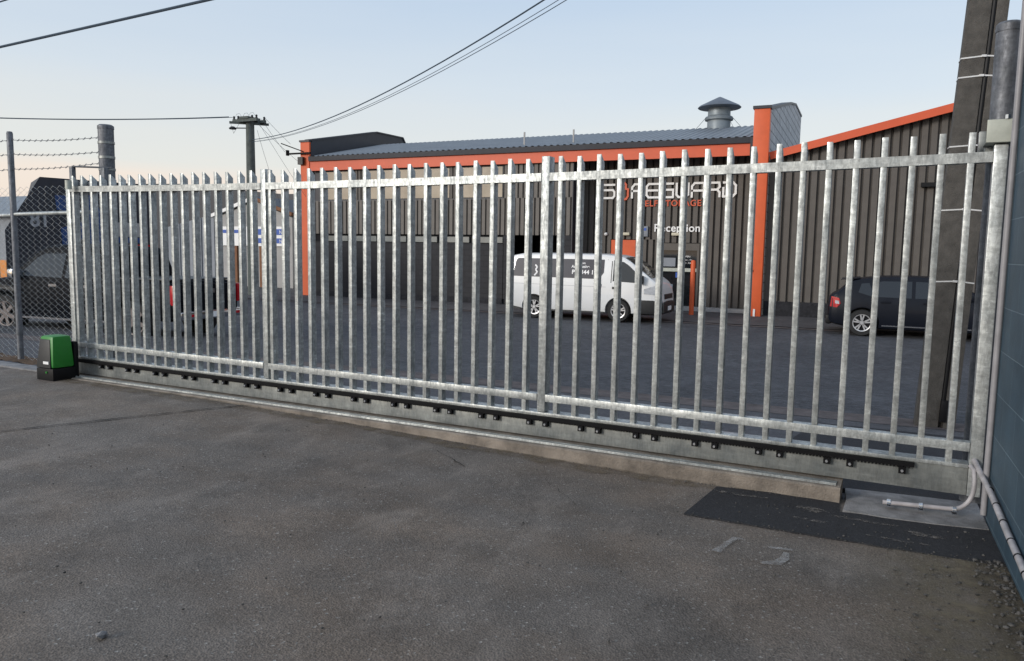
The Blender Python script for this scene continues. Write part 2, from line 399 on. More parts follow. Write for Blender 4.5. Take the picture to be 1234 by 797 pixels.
# ------------------------------------------------------------------ gate frame of reference
GL = (.71, 5.62, 0); GR = -R(2.5)      # local x = -s, local y = away
def gate_child_world(s, off, z=0):
    return Vector((.71, 5.62, 0))+Matrix.Rotation(GR, 3, 'Z') @ Vector((-s, off, z))
gate = thing('sliding_gate', 'long galvanised steel sliding gate of upright pickets across the driveway', 'gate', GL, GR)
def railz(s): return 2.138+.042*((s-4.6)/4.6)**2
posts = [(-.055, .02), (3.04, 3.11), (6.10, 6.165), (9.16, 9.235)]
for i, (a, b) in enumerate(posts):
    top = 2.255 if i == 0 else (2.235 if i == 3 else railz(a)+.165)
    MB().box(-b, -a, 0, .10, .015 if i in (0, 3) else .23, top).build('stile' if i in (0, 3) else 'frame_post', 'galv', gate, bevel=.006)
for (a, b) in ((.022, 3.038), (3.112, 6.098), (6.167, 9.158)):
    m1 = MB(); m2 = MB(); K = 10
    for j in range(K):
        s0 = a+(b-a)*j/K; s1 = a+(b-a)*(j+1)/K; h = .032
        m1.hexa([(-s1, -.004, railz(s1)-h), (-s0, -.004, railz(s0)-h), (-s0, .072, railz(s0)-h), (-s1, .072, railz(s1)-h),
                 (-s1, -.004, railz(s1)+h), (-s0, -.004, railz(s0)+h), (-s0, .072, railz(s0)+h), (-s1, .072, railz(s1)+h)])
    # one clean box per rail instead of stacked segments
    m1 = MB(); vs = []
    for j in range(K+1):
        s_ = b+(a-b)*j/K; z = railz(s_)
        vs += [(-s_, -.004, z-.032), (-s_, .072, z-.032), (-s_, .072, z+.032), (-s_, -.004, z+.032)]
    fs = [(0, 1, 2, 3), tuple(4*K+i for i in (3, 2, 1, 0))]
    for j in range(K):
        for q in range(4): fs.append((4*j+q, 4*j+4+q, 4*j+4+(q+1) % 4, 4*j+(q+1) % 4))
    m1.add(vs, fs); m1.build('top_rail', 'galv', gate)
    zl = lambda s: .338+.003*s
    MB().hexa([(-b, -.004, zl(b)-.03), (-a, -.004, zl(a)-.03), (-a, .072, zl(a)-.03), (-b, .072, zl(b)-.03),
               (-b, -.004, zl(b)+.03), (-a, -.004, zl(a)+.03), (-a, .072, zl(a)+.03), (-b, .072, zl(b)+.03)]).build('middle_rail', 'galv', gate, bevel=.004)
# pickets: 18 per bay
P0 = []
for (a, b) in ((.02, 3.04), (3.11, 6.10), (6.165, 9.16)):
    for k in range(18):
        st = {0: .135, 1: 3.232, 2: 6.292}[0 if a < 1 else 1 if a < 4 else 2]
        P0.append(st+k*.1655)
for s_ in P0:
    if s_ > 9.13: continue
    zt = railz(s_)+.155+random.uniform(-.005, .005); x = -s_+random.uniform(-.002, .002); w = .019; lean = random.uniform(-.004, .004)
    MB().hexa([(x-w, .0, .222), (x+w, .0, .222), (x+w, .07, .222), (x-w, .07, .222),
               (x-w+lean, .0, zt), (x+w+lean, .0, zt), (x+w+lean, .07, zt-.058), (x-w+lean, .07, zt-.058)]).build('picket', 'galv', gate, bevel=.0025)
# bottom beam with its lip, and the toothed rack
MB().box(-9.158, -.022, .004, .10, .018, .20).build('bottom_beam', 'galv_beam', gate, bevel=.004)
MB().box(-9.158, -.022, -.012, .11, .201, .226).build('bottom_rail', 'galv', gate, bevel=.004)
mb = MB(); mb.box(-9.1, -.33, -.036, -.006, .168, .197)
x = -9.1
while x < -.35:
    mb.box(x, x+.012, -.034, -.008, .158, .169); x += .022
rack = mb.build('gear_rack', 'dark_steel', gate)
lug = []
s_ = .40
while s_ < 9.0:
    lug += [s_, s_+.147 if s_ > .41 else None]; s_ += .46 if s_ > .41 else .32
lug = [q for q in lug if q]
for q in lug:
    MB().box(-q-.022, -q+.022, -.034, .004, .116, .163).build('rack_lug', 'dark_steel', rack)
    MB().tube([(-q, -.034, .137), (-q, -.044, .135)], .0095, 6).build('bolt', 'rim', rack)

# concrete plinth with the steel track
pl = thing('track_plinth', 'long low concrete plinth carrying the steel gate track', 'concrete plinth', GL, GR)
mb = MB(); K = 60; vs = []
for i in range(K+1):
    s_ = .76+(9.6-.76)*i/K; j = random.uniform(-.004, .004)
    j = random.uniform(-.007, .007); vs += [(-s_, -.225+j, -.16), (-s_, .06, -.16), (-s_, .06, .006), (-s_, -.205+j*.6, .006), (-s_, -.218+j, -.004)]
fs = [(0, 1, 2, 3, 4), tuple(5*K+i for i in (4, 3, 2, 1, 0))]
for i in range(K):
    for q in range(5): fs.append((5*i+q, 5*i+5+q, 5*i+5+(q+1) % 5, 5*i+(q+1) % 5))
mb.add(vs, fs); mb.build('plinth', 'concrete', pl)
mb = MB(); mb.box(-9.6, -.79, -.165, -.06, .0065, .0115); mb.beam((-9.6, -.155, .016), (-.79, -.155, .016), .014, .012);
mb.build('track', 'galv', pl, bevel=.002)

# right guide post, left guide post, their brackets
gp = thing('guide_post', 'thick capped galvanised guide post behind the right end of the gate', 'steel post', gate_child_world(-.035, .30), GR, 'round steel guide posts at both ends of the gate')
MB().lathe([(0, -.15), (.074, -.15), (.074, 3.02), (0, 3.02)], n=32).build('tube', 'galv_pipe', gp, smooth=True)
MB().lathe([(0, 3.06), (.062, 3.055), (.077, 3.04), (.078, 2.995), (.0745, 2.995)], n=32).build('cap', 'galv_pipe', gp, smooth=True)
mb = MB().box(-.105, .105, -.335, -.10, 2.262, 2.268).box(-.105, .105, -.341, -.335, 2.262, 2.40)
mb.build('guide_bracket', 'pale_metal', gp, bevel=.004)
MB().tube([(0, -.335, 2.425), (0, -.335, 2.40)], .016, 6).build('bolt', 'chrome', gp)
MB().box(-.10, -.03, -.16, -.05, 2.17, 2.255).box(-.13, -.09, -.13, -.05, 2.20, 2.36).build('guide_roller', 'galv_beam', gp, bevel=.004)
lp = thing('guide_post', 'thick banded galvanised guide post behind the far left end of the gate', 'steel post', gate_child_world(8.97, .35), GR, 'round steel guide posts at both ends of the gate')
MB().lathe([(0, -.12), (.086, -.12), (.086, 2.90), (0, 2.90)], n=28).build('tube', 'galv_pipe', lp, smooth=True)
MB().lathe([(0, 2.955), (.07, 2.95), (.09, 2.935), (.091, 2.90), (.087, 2.90)], n=28).build('cap', 'galv_pipe', lp, smooth=True)
for z in (2.74, 2.57, 2.43):
    MB().lathe([(.087, z-.014), (.092, z-.014), (.092, z+.014), (.087, z+.014)], n=28).build('band', 'galv_beam', lp, smooth=True)
mb = MB().box(-.20, -.15, -.34, -.29, 2.10, 2.43).beam((-.175, -.315, 2.44), (.16, -.05, 2.44), .05, .016).box(.10, .17, -.16, -.10, 2.15, 2.432).box(-.34, .12, -.29, -.24, 2.225, 2.26)
mb.build('guide_bracket', 'galv_pipe', lp, bevel=.003)
MB().tube([(-.1, -.42, 2.27), (-.1, -.42, 2.17)], .035, 14).build('guide_roller', 'pale_metal', lp, smooth=True)

# gate motor
gm = thing('gate_motor', 'green and black sliding gate motor box at the far end of the gate', 'gate motor', gate_child_world(9.10, -.40), GR)
def taper(x0, x1, y0, y1, z0, z1, ix, iy, r=.03):
    mb = MB(); mb.hexa([(x0, y0, z0), (x1, y0, z0), (x1, y1, z0), (x0, y1, z0), (x0+ix, y0+iy, z1), (x1-ix, y0+iy, z1), (x1-ix, y1-iy*.3, z1), (x0+ix, y1-iy*.3, z1)])
    return mb
taper(-.15, .15, -.02, .24, .135, .50, .035, .03).build('cover', 'green', gm, bevel=.035)
taper(-.152, .152, -.025, .245, -.01, .133, .0, .0).build('base_housing', 'blackpl', gm, bevel=.012)
MB().hexa([(-.138, -.034, .138), (.118, -.034, .138), (.118, -.01, .138), (-.138, -.01, .138), (-.10, -.002, .462), (.078, -.002, .462), (.078, .015, .462), (-.10, .015, .462)]).build('front_panel', 'charcoal', gm, bevel=.009)
MB().box(.0, .095, -.0375, -.030, .185, .215).build('name_plate', 'white_letter', gm)
MB().lathe([(0, 0), (.012, 0), (.012, .012), (0, .012)], (.045, -.037, .09), 14, 'Y').build('release_lock', 'green', gm)
MB().box(-.10, .13, .246, .30, -.01, .42).build('gap_block', 'blackpl', gm, bevel=.008)  # black block filling the gap between cover and gate
MB().box(-.18, .2, -.05, .27, -.035, -.012).build('mounting_slab', 'slab', gm, bevel=.005)

# ------------------------------------------------------------------ chain link fence
fe = thing('chain_link_fence', 'galvanised chain link fence topped with three barbed wires left of the gate', 'fence', gate_child_world(9.2, .30), GR)
def fx(s): return -(s-9.2)
for s_ in (10.80, 13.6):
    MB().lathe([(0, -.06), (.037, -.06), (.037, 2.94), (.03, 2.965), (0, 2.97)], (fx(s_), 0, 0), 18).build('fence_post', 'galv_pipe', fe, smooth=True)
for s_ in (10.80, 13.6):
    MB().tube([(fx(s_), 0, .34), (fx(s_), 0, .44)], .043, 16).build('sleeve', 'galv_pipe', fe, smooth=True)
MB().tube([(fx(9.27), .0, 1.93), (fx(10.76), 0, 1.915)], .024, 12).build('rail', 'galv', fe, smooth=True)
MB().tube([(fx(10.84), .0, 1.905), (fx(13.6), 0, 1.86)], .024, 12).build('rail', 'galv', fe, smooth=True)
mb = MB(); dw = .034; dz = .037; nrow = int(2.30/dz)
for c in range(int(4.6/(2*dw))):
    xx = fx(9.1)-c*2*dw; pts = []
    for r_ in range(nrow+1):
        pts.append((xx-(dw if (r_+c) % 2 else -dw)*1.0, .045+(.004 if r_ % 2 else -.004), -.03+r_*dz))
    mb.tube(pts, .0020, 3, False)
mb.build('chain_mesh', 'galv', fe)
for k, (z0, z1) in enumerate(((2.86, 2.80), (2.68, 2.63), (2.49, 2.50))):
    mb = MB(); s_ = 9.06; pts = []
    while s_ < 14:
        u = (s_-9.06)/1.74; zz = z1+(z0-z1)*min(u, 1)-.02*math.sin(math.pi*(u % 1)); pts.append((fx(s_), .0, zz))
        s_ += .12
    mb.tube(pts, .0035, 4)
    for p in pts[::1]:
        mb.tube([(p[0]-.012, -.012, p[2]-.016), (p[0]+.01, .012, p[2]+.018)], .003, 3); mb.tube([(p[0]+.012, -.01, p[2]-.014), (p[0]-.01, .012, p[2]+.015)], .003, 3)
    mb.build('barbed_wire', 'galv_pipe', fe)
mb = MB(); mb.box(-5.5, -.02, -.30, -.08, -.12, .012)
fk = mb.build('concrete_edging', 'slab', None, bevel=.006); fk.location = gate_child_world(9.2, .18); fk.rotation_euler = (0, 0, GR); tag(fk, 'pale concrete edging strip under the chain link fence', 'edging')
mb = MB(); vs = []; nx = 60
for j in range(4):
    for i in range(nx+1): vs.append((-5.5+5.4*i/nx, .0+.12*j, .0+random.uniform(0, .03)))
mb.add(vs, [(j*(nx+1)+i, j*(nx+1)+i+1, (j+1)*(nx+1)+i+1, (j+1)*(nx+1)+i) for j in range(3) for i in range(nx)])
dt = mb.build('leaf_litter', 'dirt'); dt.location = gate_child_world(9.2, .12); dt.rotation_euler = (0, 0, GR); tag(dt, 'brown leafy dirt along the foot of the chain link fence', 'dirt', kind='stuff')

# ------------------------------------------------------------------ right wall, slab, conduits
w = MB().box(.79, 1.6, -12, 5.50, -.3, 4.2).build('block_wall', 'bluewall'); tag(w, 'dark teal painted block wall at the right edge', 'wall')
sl = [(-.03, 5.80), (-.02, 5.50), (-.035, 5.27), (.2, 5.245), (.5, 5.26), (.785, 5.30), (.785, 5.85), (.4, 5.83)]
o = MB().prism(sl, lambda x, y: (x, y, -.16), lambda x, y: (x, y, -.085)).build('concrete_pad', 'slab', bevel=.006); tag(o, 'pale concrete pad under the right end of the gate', 'concrete pad')
# vertical conduit at wall corner
o = MB().tube([(.770, 5.47, -.05), (.770, 5.47, 4.1)], .0175, 16).build('corner_conduit', 'pvc', smooth=True); tag(o, 'grey upright conduit running up the corner of the teal wall', 'conduit')
cd = thing('low_conduit', 'grey conduit clipped across the concrete pad and bending up at the wall', 'conduit', (0, 0, 0))
pts = [(.20, 5.43, -.043), (.30, 5.435, -.040), (.55, 5.45, -.036)]
for k in range(9):
    a = R(90*k/8); pts.append((.60+.11*math.sin(a), 5.455+.02*math.sin(a), -.034+.15*(1-math.cos(a))))
pts += [(.712, 5.49, .16), (.708, 5.515, .215), (.69, 5.55, .235)]
MB().tube(pts, .014, 14).build('pipe', 'pvc_pale', cd, smooth=True)
for xx, yy in ((.235, 5.432), (.42, 5.442), (.61, 5.457)):
    mb = MB(); mb.box(xx-.014, xx+.014, yy-.035, yy+.035, -.061, -.056); mb.tube([(xx-.011, yy, -.037), (xx+.011, yy, -.036)], .0195, 14)
    mb.build('saddle_clip', 'chrome', cd)
wc = thing('wall_conduit', 'pale jointed conduit running low along the teal wall towards the viewer', 'conduit', (0, 0, 0))
MB().tube([(.715, 5.60, .26), (.745, 5.45, .20), (.762, 5.2, .165), (.765, 4.6, .12), (.765, 3.9, .085), (.765, 2.5, .05)], .0175, 14).build('pipe', 'pvc_pale', wc, smooth=True)
for (yy, zz) in ((5.25, .171), (5.0, .151), (4.75, .132), (4.5, .115), (4.3, .105), (4.1, .095)):
    MB().tube([(.7645, yy+.006, zz), (.7645, yy-.006, zz-.001)], .0195, 14).build('joint_ring', 'dark_steel', wc)
# loose gravel
mb = MB()
def stone(x, y, r, z=None):
    bm = bmesh.new(); bmesh.ops.create_icosphere(bm, subdivisions=1, radius=r)
    sx, sy, sz = random.uniform(.7, 1.3), random.uniform(.7, 1.3), random.uniform(.45, .8)
    vs = [(x+v.co.x*sx*random.uniform(.8, 1.2), y+v.co.y*sy*random.uniform(.8, 1.2), (yard_z(x) if z is None else z)+.010+r*.25+v.co.z*sz) for v in bm.verts]
    bm.verts.index_update(); mb.add(vs, [tuple(v.index for v in f.verts) for f in bm.faces]); bm.free()
for i in range(420):
    d = abs(random.gauss(0, .07)); stone(.775-d, random.uniform(2.2, 4.75), random.choice([.003, .004, .006, .007, .010, .014]))
for i in range(160): stone(random.uniform(.2, .78), random.uniform(2.6, 4.7), random.choice([.004, .005, .007, .010]))
for i in range(240): stone(random.uniform(-6, .7), random.uniform(2., 5.3), random.choice([.003, .004, .005, .008]))
for i in range(90): stone(random.uniform(-.9, .75), 4.72+random.gauss(0, .02), random.choice([.003, .004, .005]))
for i in range(45): stone(random.uniform(-.8, .78), random.uniform(4.75, 5.2), random.choice([.004, .005, .008]))
for s_ in [random.uniform(.9, 6) for _ in range(150)]:
    p = gate_child_world(s_, -.24-abs(random.gauss(0, .02))); stone(p.x, p.y, random.choice([.003, .004, .006]))
g = mb.build('loose_gravel', 'stone'); tag(g, 'loose stones scattered on the yard and along the teal wall', 'gravel', kind='stuff')
mb = MB(); stone(-2.78, 2.04, .022); o = mb.build('pebble', 'slab'); tag(o, 'single pale pebble on the asphalt near the bottom left', 'stone')

# ------------------------------------------------------------------ utility pole near
up = thing('utility_pole', 'leaning weathered concrete utility pole just beyond the right end of the gate', 'utility pole', (.73, 8.75, -.2))
up.rotation_euler = (0, R(2.6), 0)
def taper_box(x0, x1, y0, y1, z0, z1, tx):
    cx = 0
    f = lambda x, k: cx+(x-cx)*k
    return MB().hexa([(x0, y0, z0), (x1, y0, z0), (x1, y1, z0), (x0, y1, z0), (x0*tx, y0*tx, z1), (x1*tx, y0*tx, z1), (x1*tx, y1*tx, z1), (x0*tx, y1*tx, z1)])
taper_box(-.175, .035, -.11, .11, -.2, 9.4, .86).build('concrete_flange', 'pole_conc', up, bevel=.012)
taper_box(.037, .075, -.05, .05, -.2, 9.4, .86).build('concrete_web', 'pole_conc', up)
taper_box(.077, .185, -.11, .11, -.2, 9.4, .86).build('concrete_flange', 'pole_conc', up, bevel=.012)
mb = MB().tube([(.055, -.085, .25), (.052, -.08, 9.2)], .024, 10); mb.build('riser_cable', 'blackpl', up, smooth=True)
MB().box(.035, .095, -.14, -.062, .12, .34).build('junction_box', 'blackpl', up, bevel=.006)
for z in (1.52, 2.22, 2.83, 3.48, 3.66):
    k = 1-.14*z/9.6; a = -.178*k; b = .188*k; c = .114*k
    mb = MB(); pts = [(a, -c, z-.012), (.036, -c, z+.008), (b, -c, z-.002), (b, c, z), (a, c, z)]
    for i in range(5): mb.beam(pts[i], pts[(i+1) % 5], .004, .013)
    mb.box(.0, .04, -c-.014, -c, z-.004, z+.016)
    mb.build('steel_band', 'bandsteel', up)

# ------------------------------------------------------------------ main storage building
BY = 25.3
b = thing('storage_building', 'long taupe and orange storage building with the white lettered sign across the street', 'building', (-12, BY, -.45))
OFF = Vector((12, -BY, .45))
class WB(MB):
    """builds in world coordinates, stores relative to the building base"""
    def build(s, name, mat, parent=None, **k):
        s.v = [(x+OFF.x, y+OFF.y, z+OFF.z) for x, y, z in s.v]
        return MB.build(s, name, mat, b if parent is None else parent, **k)
RY = 26.42
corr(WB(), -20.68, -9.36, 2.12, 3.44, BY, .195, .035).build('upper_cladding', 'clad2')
wl = WB().box(-20.68, -12.0, BY+.04, BY+.3, -.6, 1.80).box(-12.02, -11.78, BY+.04, BY+.3, -.6, 2.12).box(-9.75, -9.36, BY+.0, BY+.3, -.6, 2.115)
wl.build('block_wall', 'darkblock')
WB().box(-20.7, -12.0, BY-.05, BY+.03, -.6, -.2).build('plinth', 'darkstone')
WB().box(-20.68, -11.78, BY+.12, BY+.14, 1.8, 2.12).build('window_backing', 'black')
x = -20.2
while x < -12.4:
    wn = WB().box(x, x+1.25, BY+.05, BY+.10, 1.83, 2.04).build('high_window', 'glass_strip'); x += 1.38
# return wall of the recess and the far side
WB().box(-9.36, -9.33, BY+.0, RY+.1, -.6, 4.66).build('return_wall', 'navy')
# upper windows
WB().box(-20.68, -9.36, BY+.10, BY+.14, 3.44, 4.64).build('window_band_backing', 'navy')
WB().box(-20.68, -12.0, BY+.01, BY+.07, 3.40, 3.46).build('window_sill', 'navy')
wins = [(-20.25, -19.55), (-19.45, -18.72), (-18.2, -17.42), (-17.36, -16.1), (-16.04, -15.35), (-15.28, -14.28), (-13.72, -12.98), (-12.9, -12.08)]
for i, (a, c) in enumerate(wins):
    fr = WB().box(a-.04, c+.04, BY+.05, BY+.09, 3.46, 4.62).build('window', 'navy')
    mb = WB().box(a, c, BY+.035, BY+.048, 3.49, 4.58); mb.build('pane', 'glass_beige', fr)
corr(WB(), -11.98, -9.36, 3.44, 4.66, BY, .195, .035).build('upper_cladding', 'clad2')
for xx in (-14.1, -18.55):
    corr(WB(), xx-.15, xx+.32, 3.46, 4.62, BY+.03, .15, .03).build('window_pier', 'clad')
# garage opening
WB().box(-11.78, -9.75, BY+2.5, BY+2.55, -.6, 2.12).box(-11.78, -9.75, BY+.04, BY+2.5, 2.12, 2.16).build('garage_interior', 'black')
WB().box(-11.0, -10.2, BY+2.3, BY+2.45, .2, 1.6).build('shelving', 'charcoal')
WB().box(-9.98, -9.90, BY+.2, BY+.26, -.4, 1.75).build('bollard_trim', 'orange')
# recessed right section
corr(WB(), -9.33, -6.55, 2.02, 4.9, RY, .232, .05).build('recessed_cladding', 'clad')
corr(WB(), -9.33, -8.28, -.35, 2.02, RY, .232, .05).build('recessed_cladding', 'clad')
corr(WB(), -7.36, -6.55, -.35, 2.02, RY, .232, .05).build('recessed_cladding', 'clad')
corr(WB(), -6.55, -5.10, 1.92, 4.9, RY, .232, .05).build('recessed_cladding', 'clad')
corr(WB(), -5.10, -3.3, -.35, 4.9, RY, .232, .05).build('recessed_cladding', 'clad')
WB().box(-8.27, -7.37, RY+.03, RY+.08, -.35, 2.0).build('orange_door', 'orange')
# entrance
en = WB().box(-6.52, -6.44, RY-.02, RY+.1, -.3, 1.90).box(-5.20, -5.12, RY-.02, RY+.1, -.3, 1.90).box(-6.44, -5.20, RY-.02, RY+.1, 1.66, 1.90).build('door_frame', 'clad')
en2 = WB().box(-6.44, -5.78, RY+.10, RY+.13, -.3, 1.66).build('glass_door', 'glass_dark')
en3 = WB().box(-5.72, -5.20, RY+.10, RY+.13, -.3, 1.66).build('glass_door', 'glass_dark')
WB().box(-6.44, -5.20, RY+.05, RY+.09, .93, 1.05).build('transom_bar', 'pale_metal')
WB().box(-5.78, -5.72, RY+.06, RY+.10, -.3, 1.66).build('mullion', 'blackpl')
WB().box(-6.40, -5.95, RY+.085, RY+.098, 1.1, 1.4).build('notice', 'grey_sheet')
WB().box(-5.93, -5.80, RY+.085, RY+.098, .72, .9).build('notice', 'blue_print', parent=en2)
T3 = Matrix.Translation(OFF)
for i, (tx, zz, sz) in enumerate((('OPEN', 1.42, .09), ('Mon - Fri', 1.31, .08), ('Sat - Sun', 1.21, .08))):
    text(tx, sz, 'door_lettering', 'white_letter', b, T3 @ face_front(-5.68, RY+.095, zz), .002)
WB().box(-6.6, -3.32, RY-.5, RY+.1, -.46, -.26).build('entrance_step', 'white_wall', bevel=.01)
# fascia, gutter, soffit, roof
WB().box(-20.66, -3.42, BY-.12, BY-.04, 4.64, 5.04).build('fascia', 'orange_fascia')
WB().prism([(BY-.20, 5.02), (BY-.04, 5.02), (BY-.04, 5.2), (BY-.22, 5.2)], lambda y, z: (-20.68, y, z), lambda y, z: (-3.36, y, z)).build('gutter', 'navy')
WB().box(-20.66, -3.36, BY-.04, RY+.1, 4.90, 4.95).build('soffit', 'navy')
WB().box(-3.44, -3.36, BY-.22, BY+.2, 4.60, 5.2).build('fascia_end', 'navy')
# roof: ribs up the slope
mb = WB(); x = -20.6; pts = []
while x < -3.34:
    for dx, dn in ((0, 0), (.10, 0), (.14, .028), (.20, .028), (.24, 0)): pts.append((x+dx, dn))
    x += .24
n = len(pts); e0 = (BY-.18, 5.205); e1 = (30.2, 6.33); e2 = (35.5, 5.2)
vs = [(a, e0[0], e0[1]+d) for a, d in pts]+[(a, e1[0], e1[1]+d) for a, d in pts]+[(a, e2[0], e2[1]+d) for a, d in pts]
mb.add(vs, [(i, i+1, n+i+1, n+i) for i in range(n-1)]+[(n+i, n+i+1, 2*n+i+1, 2*n+i) for i in range(n-1)])
mb.build('roof', 'roof')
WB().box(-20.6, -3.3, 35.3, 35.5, -.6, 5.2).build('rear_wall', 'darkblock')
# end parapets
par = [(BY-.0, -.6), (BY, 5.86), (29.9, 6.83), (32.1, 6.88), (32.45, 6.5), (35.5, 5.6), (35.5, -.6)]
WB().prism(par, lambda y, z: (-20.98, y, z), lambda y, z: (-20.70, y, z)).build('end_parapet', 'navy')
mb = WB()
for p, q in zip(par[1:4], par[2:5]): mb.beam((-20.84, p[0], p[1]+.03), (-20.84, q[0], q[1]+.03), .36, .06)
mb.build('parapet_cap', 'navy')
par2 = [(BY, -.6), (BY, 6.04), (31.5, 7.28), (33.6, 7.60), (36.6, 7.62), (36.6, -.6)]
WB().prism(par2, lambda y, z: (-3.2, y, z), lambda y, z: (-2.90, y, z)).build('end_parapet', 'greybrick')
mb = WB()
for p, q in zip(par2[1:4], par2[2:5]): mb.beam((-3.05, p[0], p[1]+.04), (-3.05, q[0], q[1]+.04), .36, .08)
mb.build('parapet_cap', 'navy')
WB().box(-21.16, -20.72, BY-.10, BY-.005, -.6, 5.80).build('orange_pier', 'orange')
WB().box(-21.2, -20.7, BY-.14, BY+.05, 5.805, 5.88).build('pier_cap', 'navy')
WB().box(-3.35, -2.88, BY-.30, BY-.005, -.6, 6.02).build('orange_pier', 'orange', bevel=.006)
WB().box(-3.39, -2.84, BY-.34, BY+.02, 6.022, 6.11).build('pier_cap', 'navy')
WB().box(-3.10, -3.04, BY-.335, BY-.302, -.45, -.15).build('downpipe_foot', 'white_letter')
WB().lathe([(0, 0), (.03, 0), (.03, .03), (0, .03)], (-3.18, BY-.335, 1.05), 12, 'Y').build('tie_bolt', 'black')
# stanchions on roof edge
for xx in (-11.5, -9.6):
    WB().box(xx-.025, xx+.025, 25.9, 25.95, 5.32, 5.85).build('roof_stanchion', 'white_wall')
# wall lights, alarm, dome
for xx in (-7.7, -5.95): WB().box(xx-.13, xx+.13, RY-.12, RY-.01, 2.16, 2.26).build('wall_light', 'cream', bevel=.015)
bx = WB().box(-7.12, -6.92, RY-.08, RY-.01, 2.12, 2.48).build('alarm_box', 'grey_sheet', bevel=.01)
WB().box(-7.07, -6.97, RY-.087, RY-.081, 2.33, 2.42).build('alarm_emblem', 'blue_print', bx)
WB().lathe([(0, -.11), (.05, -.08), (.06, 0)], (-8.45, RY-.0, 2.20), 16, 'Y').build('camera_dome', 'white_letter', smooth=True)
# service bracket on left pier
WB().box(-21.75, -20.6, BY-.22, BY-.13, 5.32, 5.38).box(-21.8, -21.72, BY-.24, BY-.12, 5.28, 5.5).beam((-21.9, BY-.4, 5.75), (-21.0, BY-.1, 5.42), .04, .04).build('service_bracket', 'dark_steel')
WB().box(-21.2, -20.95, BY-.24, BY-.101, 4.9, 5.2).build('service_box', 'charcoal')
# SAFEGUARD lettering
G = {
 'S': [[(1,1),(0,1)], [(0,.6),(.85,.6),(1,.45),(1,.15),(.85,0),(0,0)]],
 'F': [[(0,0),(0,.78),(.22,1),(1,1)], [(0,.5),(.95,.5)]],
 'E': [[(1,1),(.18,1),(0,.82),(0,.18),(.18,0),(1,0)], [(0,.52),(.95,.52)]],
 'G': [[(1,1),(.18,1),(0,.82),(0,.18),(.18,0),(1,0),(1,.55),(.4,.55)]],
 'U': [[(0,1),(0,.18),(.18,0),(.82,0),(1,.18),(1,1)]],
 'A': [[(0,0),(0,.78),(.22,1),(1,1),(1,0)], [(0,.45),(1,.45)]],
 'R': [[(0,0),(0,.5),(.8,.5),(1,.7),(.95,1),(0,1)], [(.8,.5),(1,.3),(1,0)]],
 'D': [[(0,1),(.78,1),(1,.78),(1,.22),(.78,0),(0,0),(0,.62)]],
 'lock': [[(.38,1.12),(.22,.98),(.22,.68),(0,.64),(0,.12),(.16,-.08),(.36,-.12)], [(.62,1.12),(.78,.98),(.78,.68),(1,.64),(1,.12),(.84,-.08),(.64,-.12)]]}
def strokes(ch, x0, z0, w, h, y, th, mat, name):
    mb = WB()
    for pl_ in G[ch]:
        P = [(x0+a*w, z0+c*h) for a, c in pl_]
        for i in range(len(P)-1):
            d = Vector((P[i+1][0]-P[i][0], 0, P[i+1][1]-P[i][1])).normalized()*th*.35
            e = .0004*i
            mb.beam((P[i][0]-d.x, y-e, P[i][1]-d.z), (P[i+1][0]+d.x, y-e, P[i+1][1]+d.z), .03, th, (0, 1, 0)) if False else mb.beam((P[i][0]-d.x, y-e, P[i][1]-d.z), (P[i+1][0]+d.x, y-e, P[i+1][1]+d.z), th, .03, (0, 1, 0))
    mb.build(name, mat)
word = ['S', 'lock', 'F', 'E', 'G', 'U', 'A', 'R', 'D']
for i, ch in enumerate(word):
    strokes(ch, -8.58+i*.521+(.03 if ch == 'lock' else 0), 3.47, .40 if ch != 'lock' else .34, .46, RY-.03, .072, 'orange_fascia' if ch == 'lock' else 'white_letter', 'sign_letter' if ch != 'lock' else 'sign_emblem')
text('SELF STORAGE', .285, 'sign_lettering', 'orange_fascia', b, T3 @ face_front(-7.22, RY-.03, 3.17), .012, 1.14, .006)
text('Reception', .37, 'sign_lettering', 'white_letter', b, T3 @ face_front(-6.72, RY-.03, 2.30), .012, 1.06, .006)

# roof ventilator: thing of its own on the roof
rv = thing('roof_ventilator', 'large conical capped steel ventilator on the storage building roof', 'roof vent', (-5.33, 30.2, 6.2))
MB().lathe([(.43, -.1), (.43, .42), (.42, .44), (.41, .90), (0, .90)], n=40).build('neck', 'tin_grey', rv, smooth=True)
MB().lathe([(.43, .38), (.52, .40), (.53, .46), (.50, .52), (.42, .56)], n=40).build('collar', 'tin_grey', rv, smooth=True)
MB().lathe([(.0, 1.28), (.08, 1.25), (.74, .93), (.80, .87), (.78, .85), (0, .84)], n=48).build('cap', 'cap_blue', rv, smooth=True, angle=50)
for dx, dy in ((-.95, -.6), (1.1, -.4), (-.6, .6), (.7, .8)):
    MB().tube([(dx*.45, dy*.45, .5), (dx, dy, -.1-.2*abs(dy))], .008, 4).build('guy_wire', 'cable', rv)

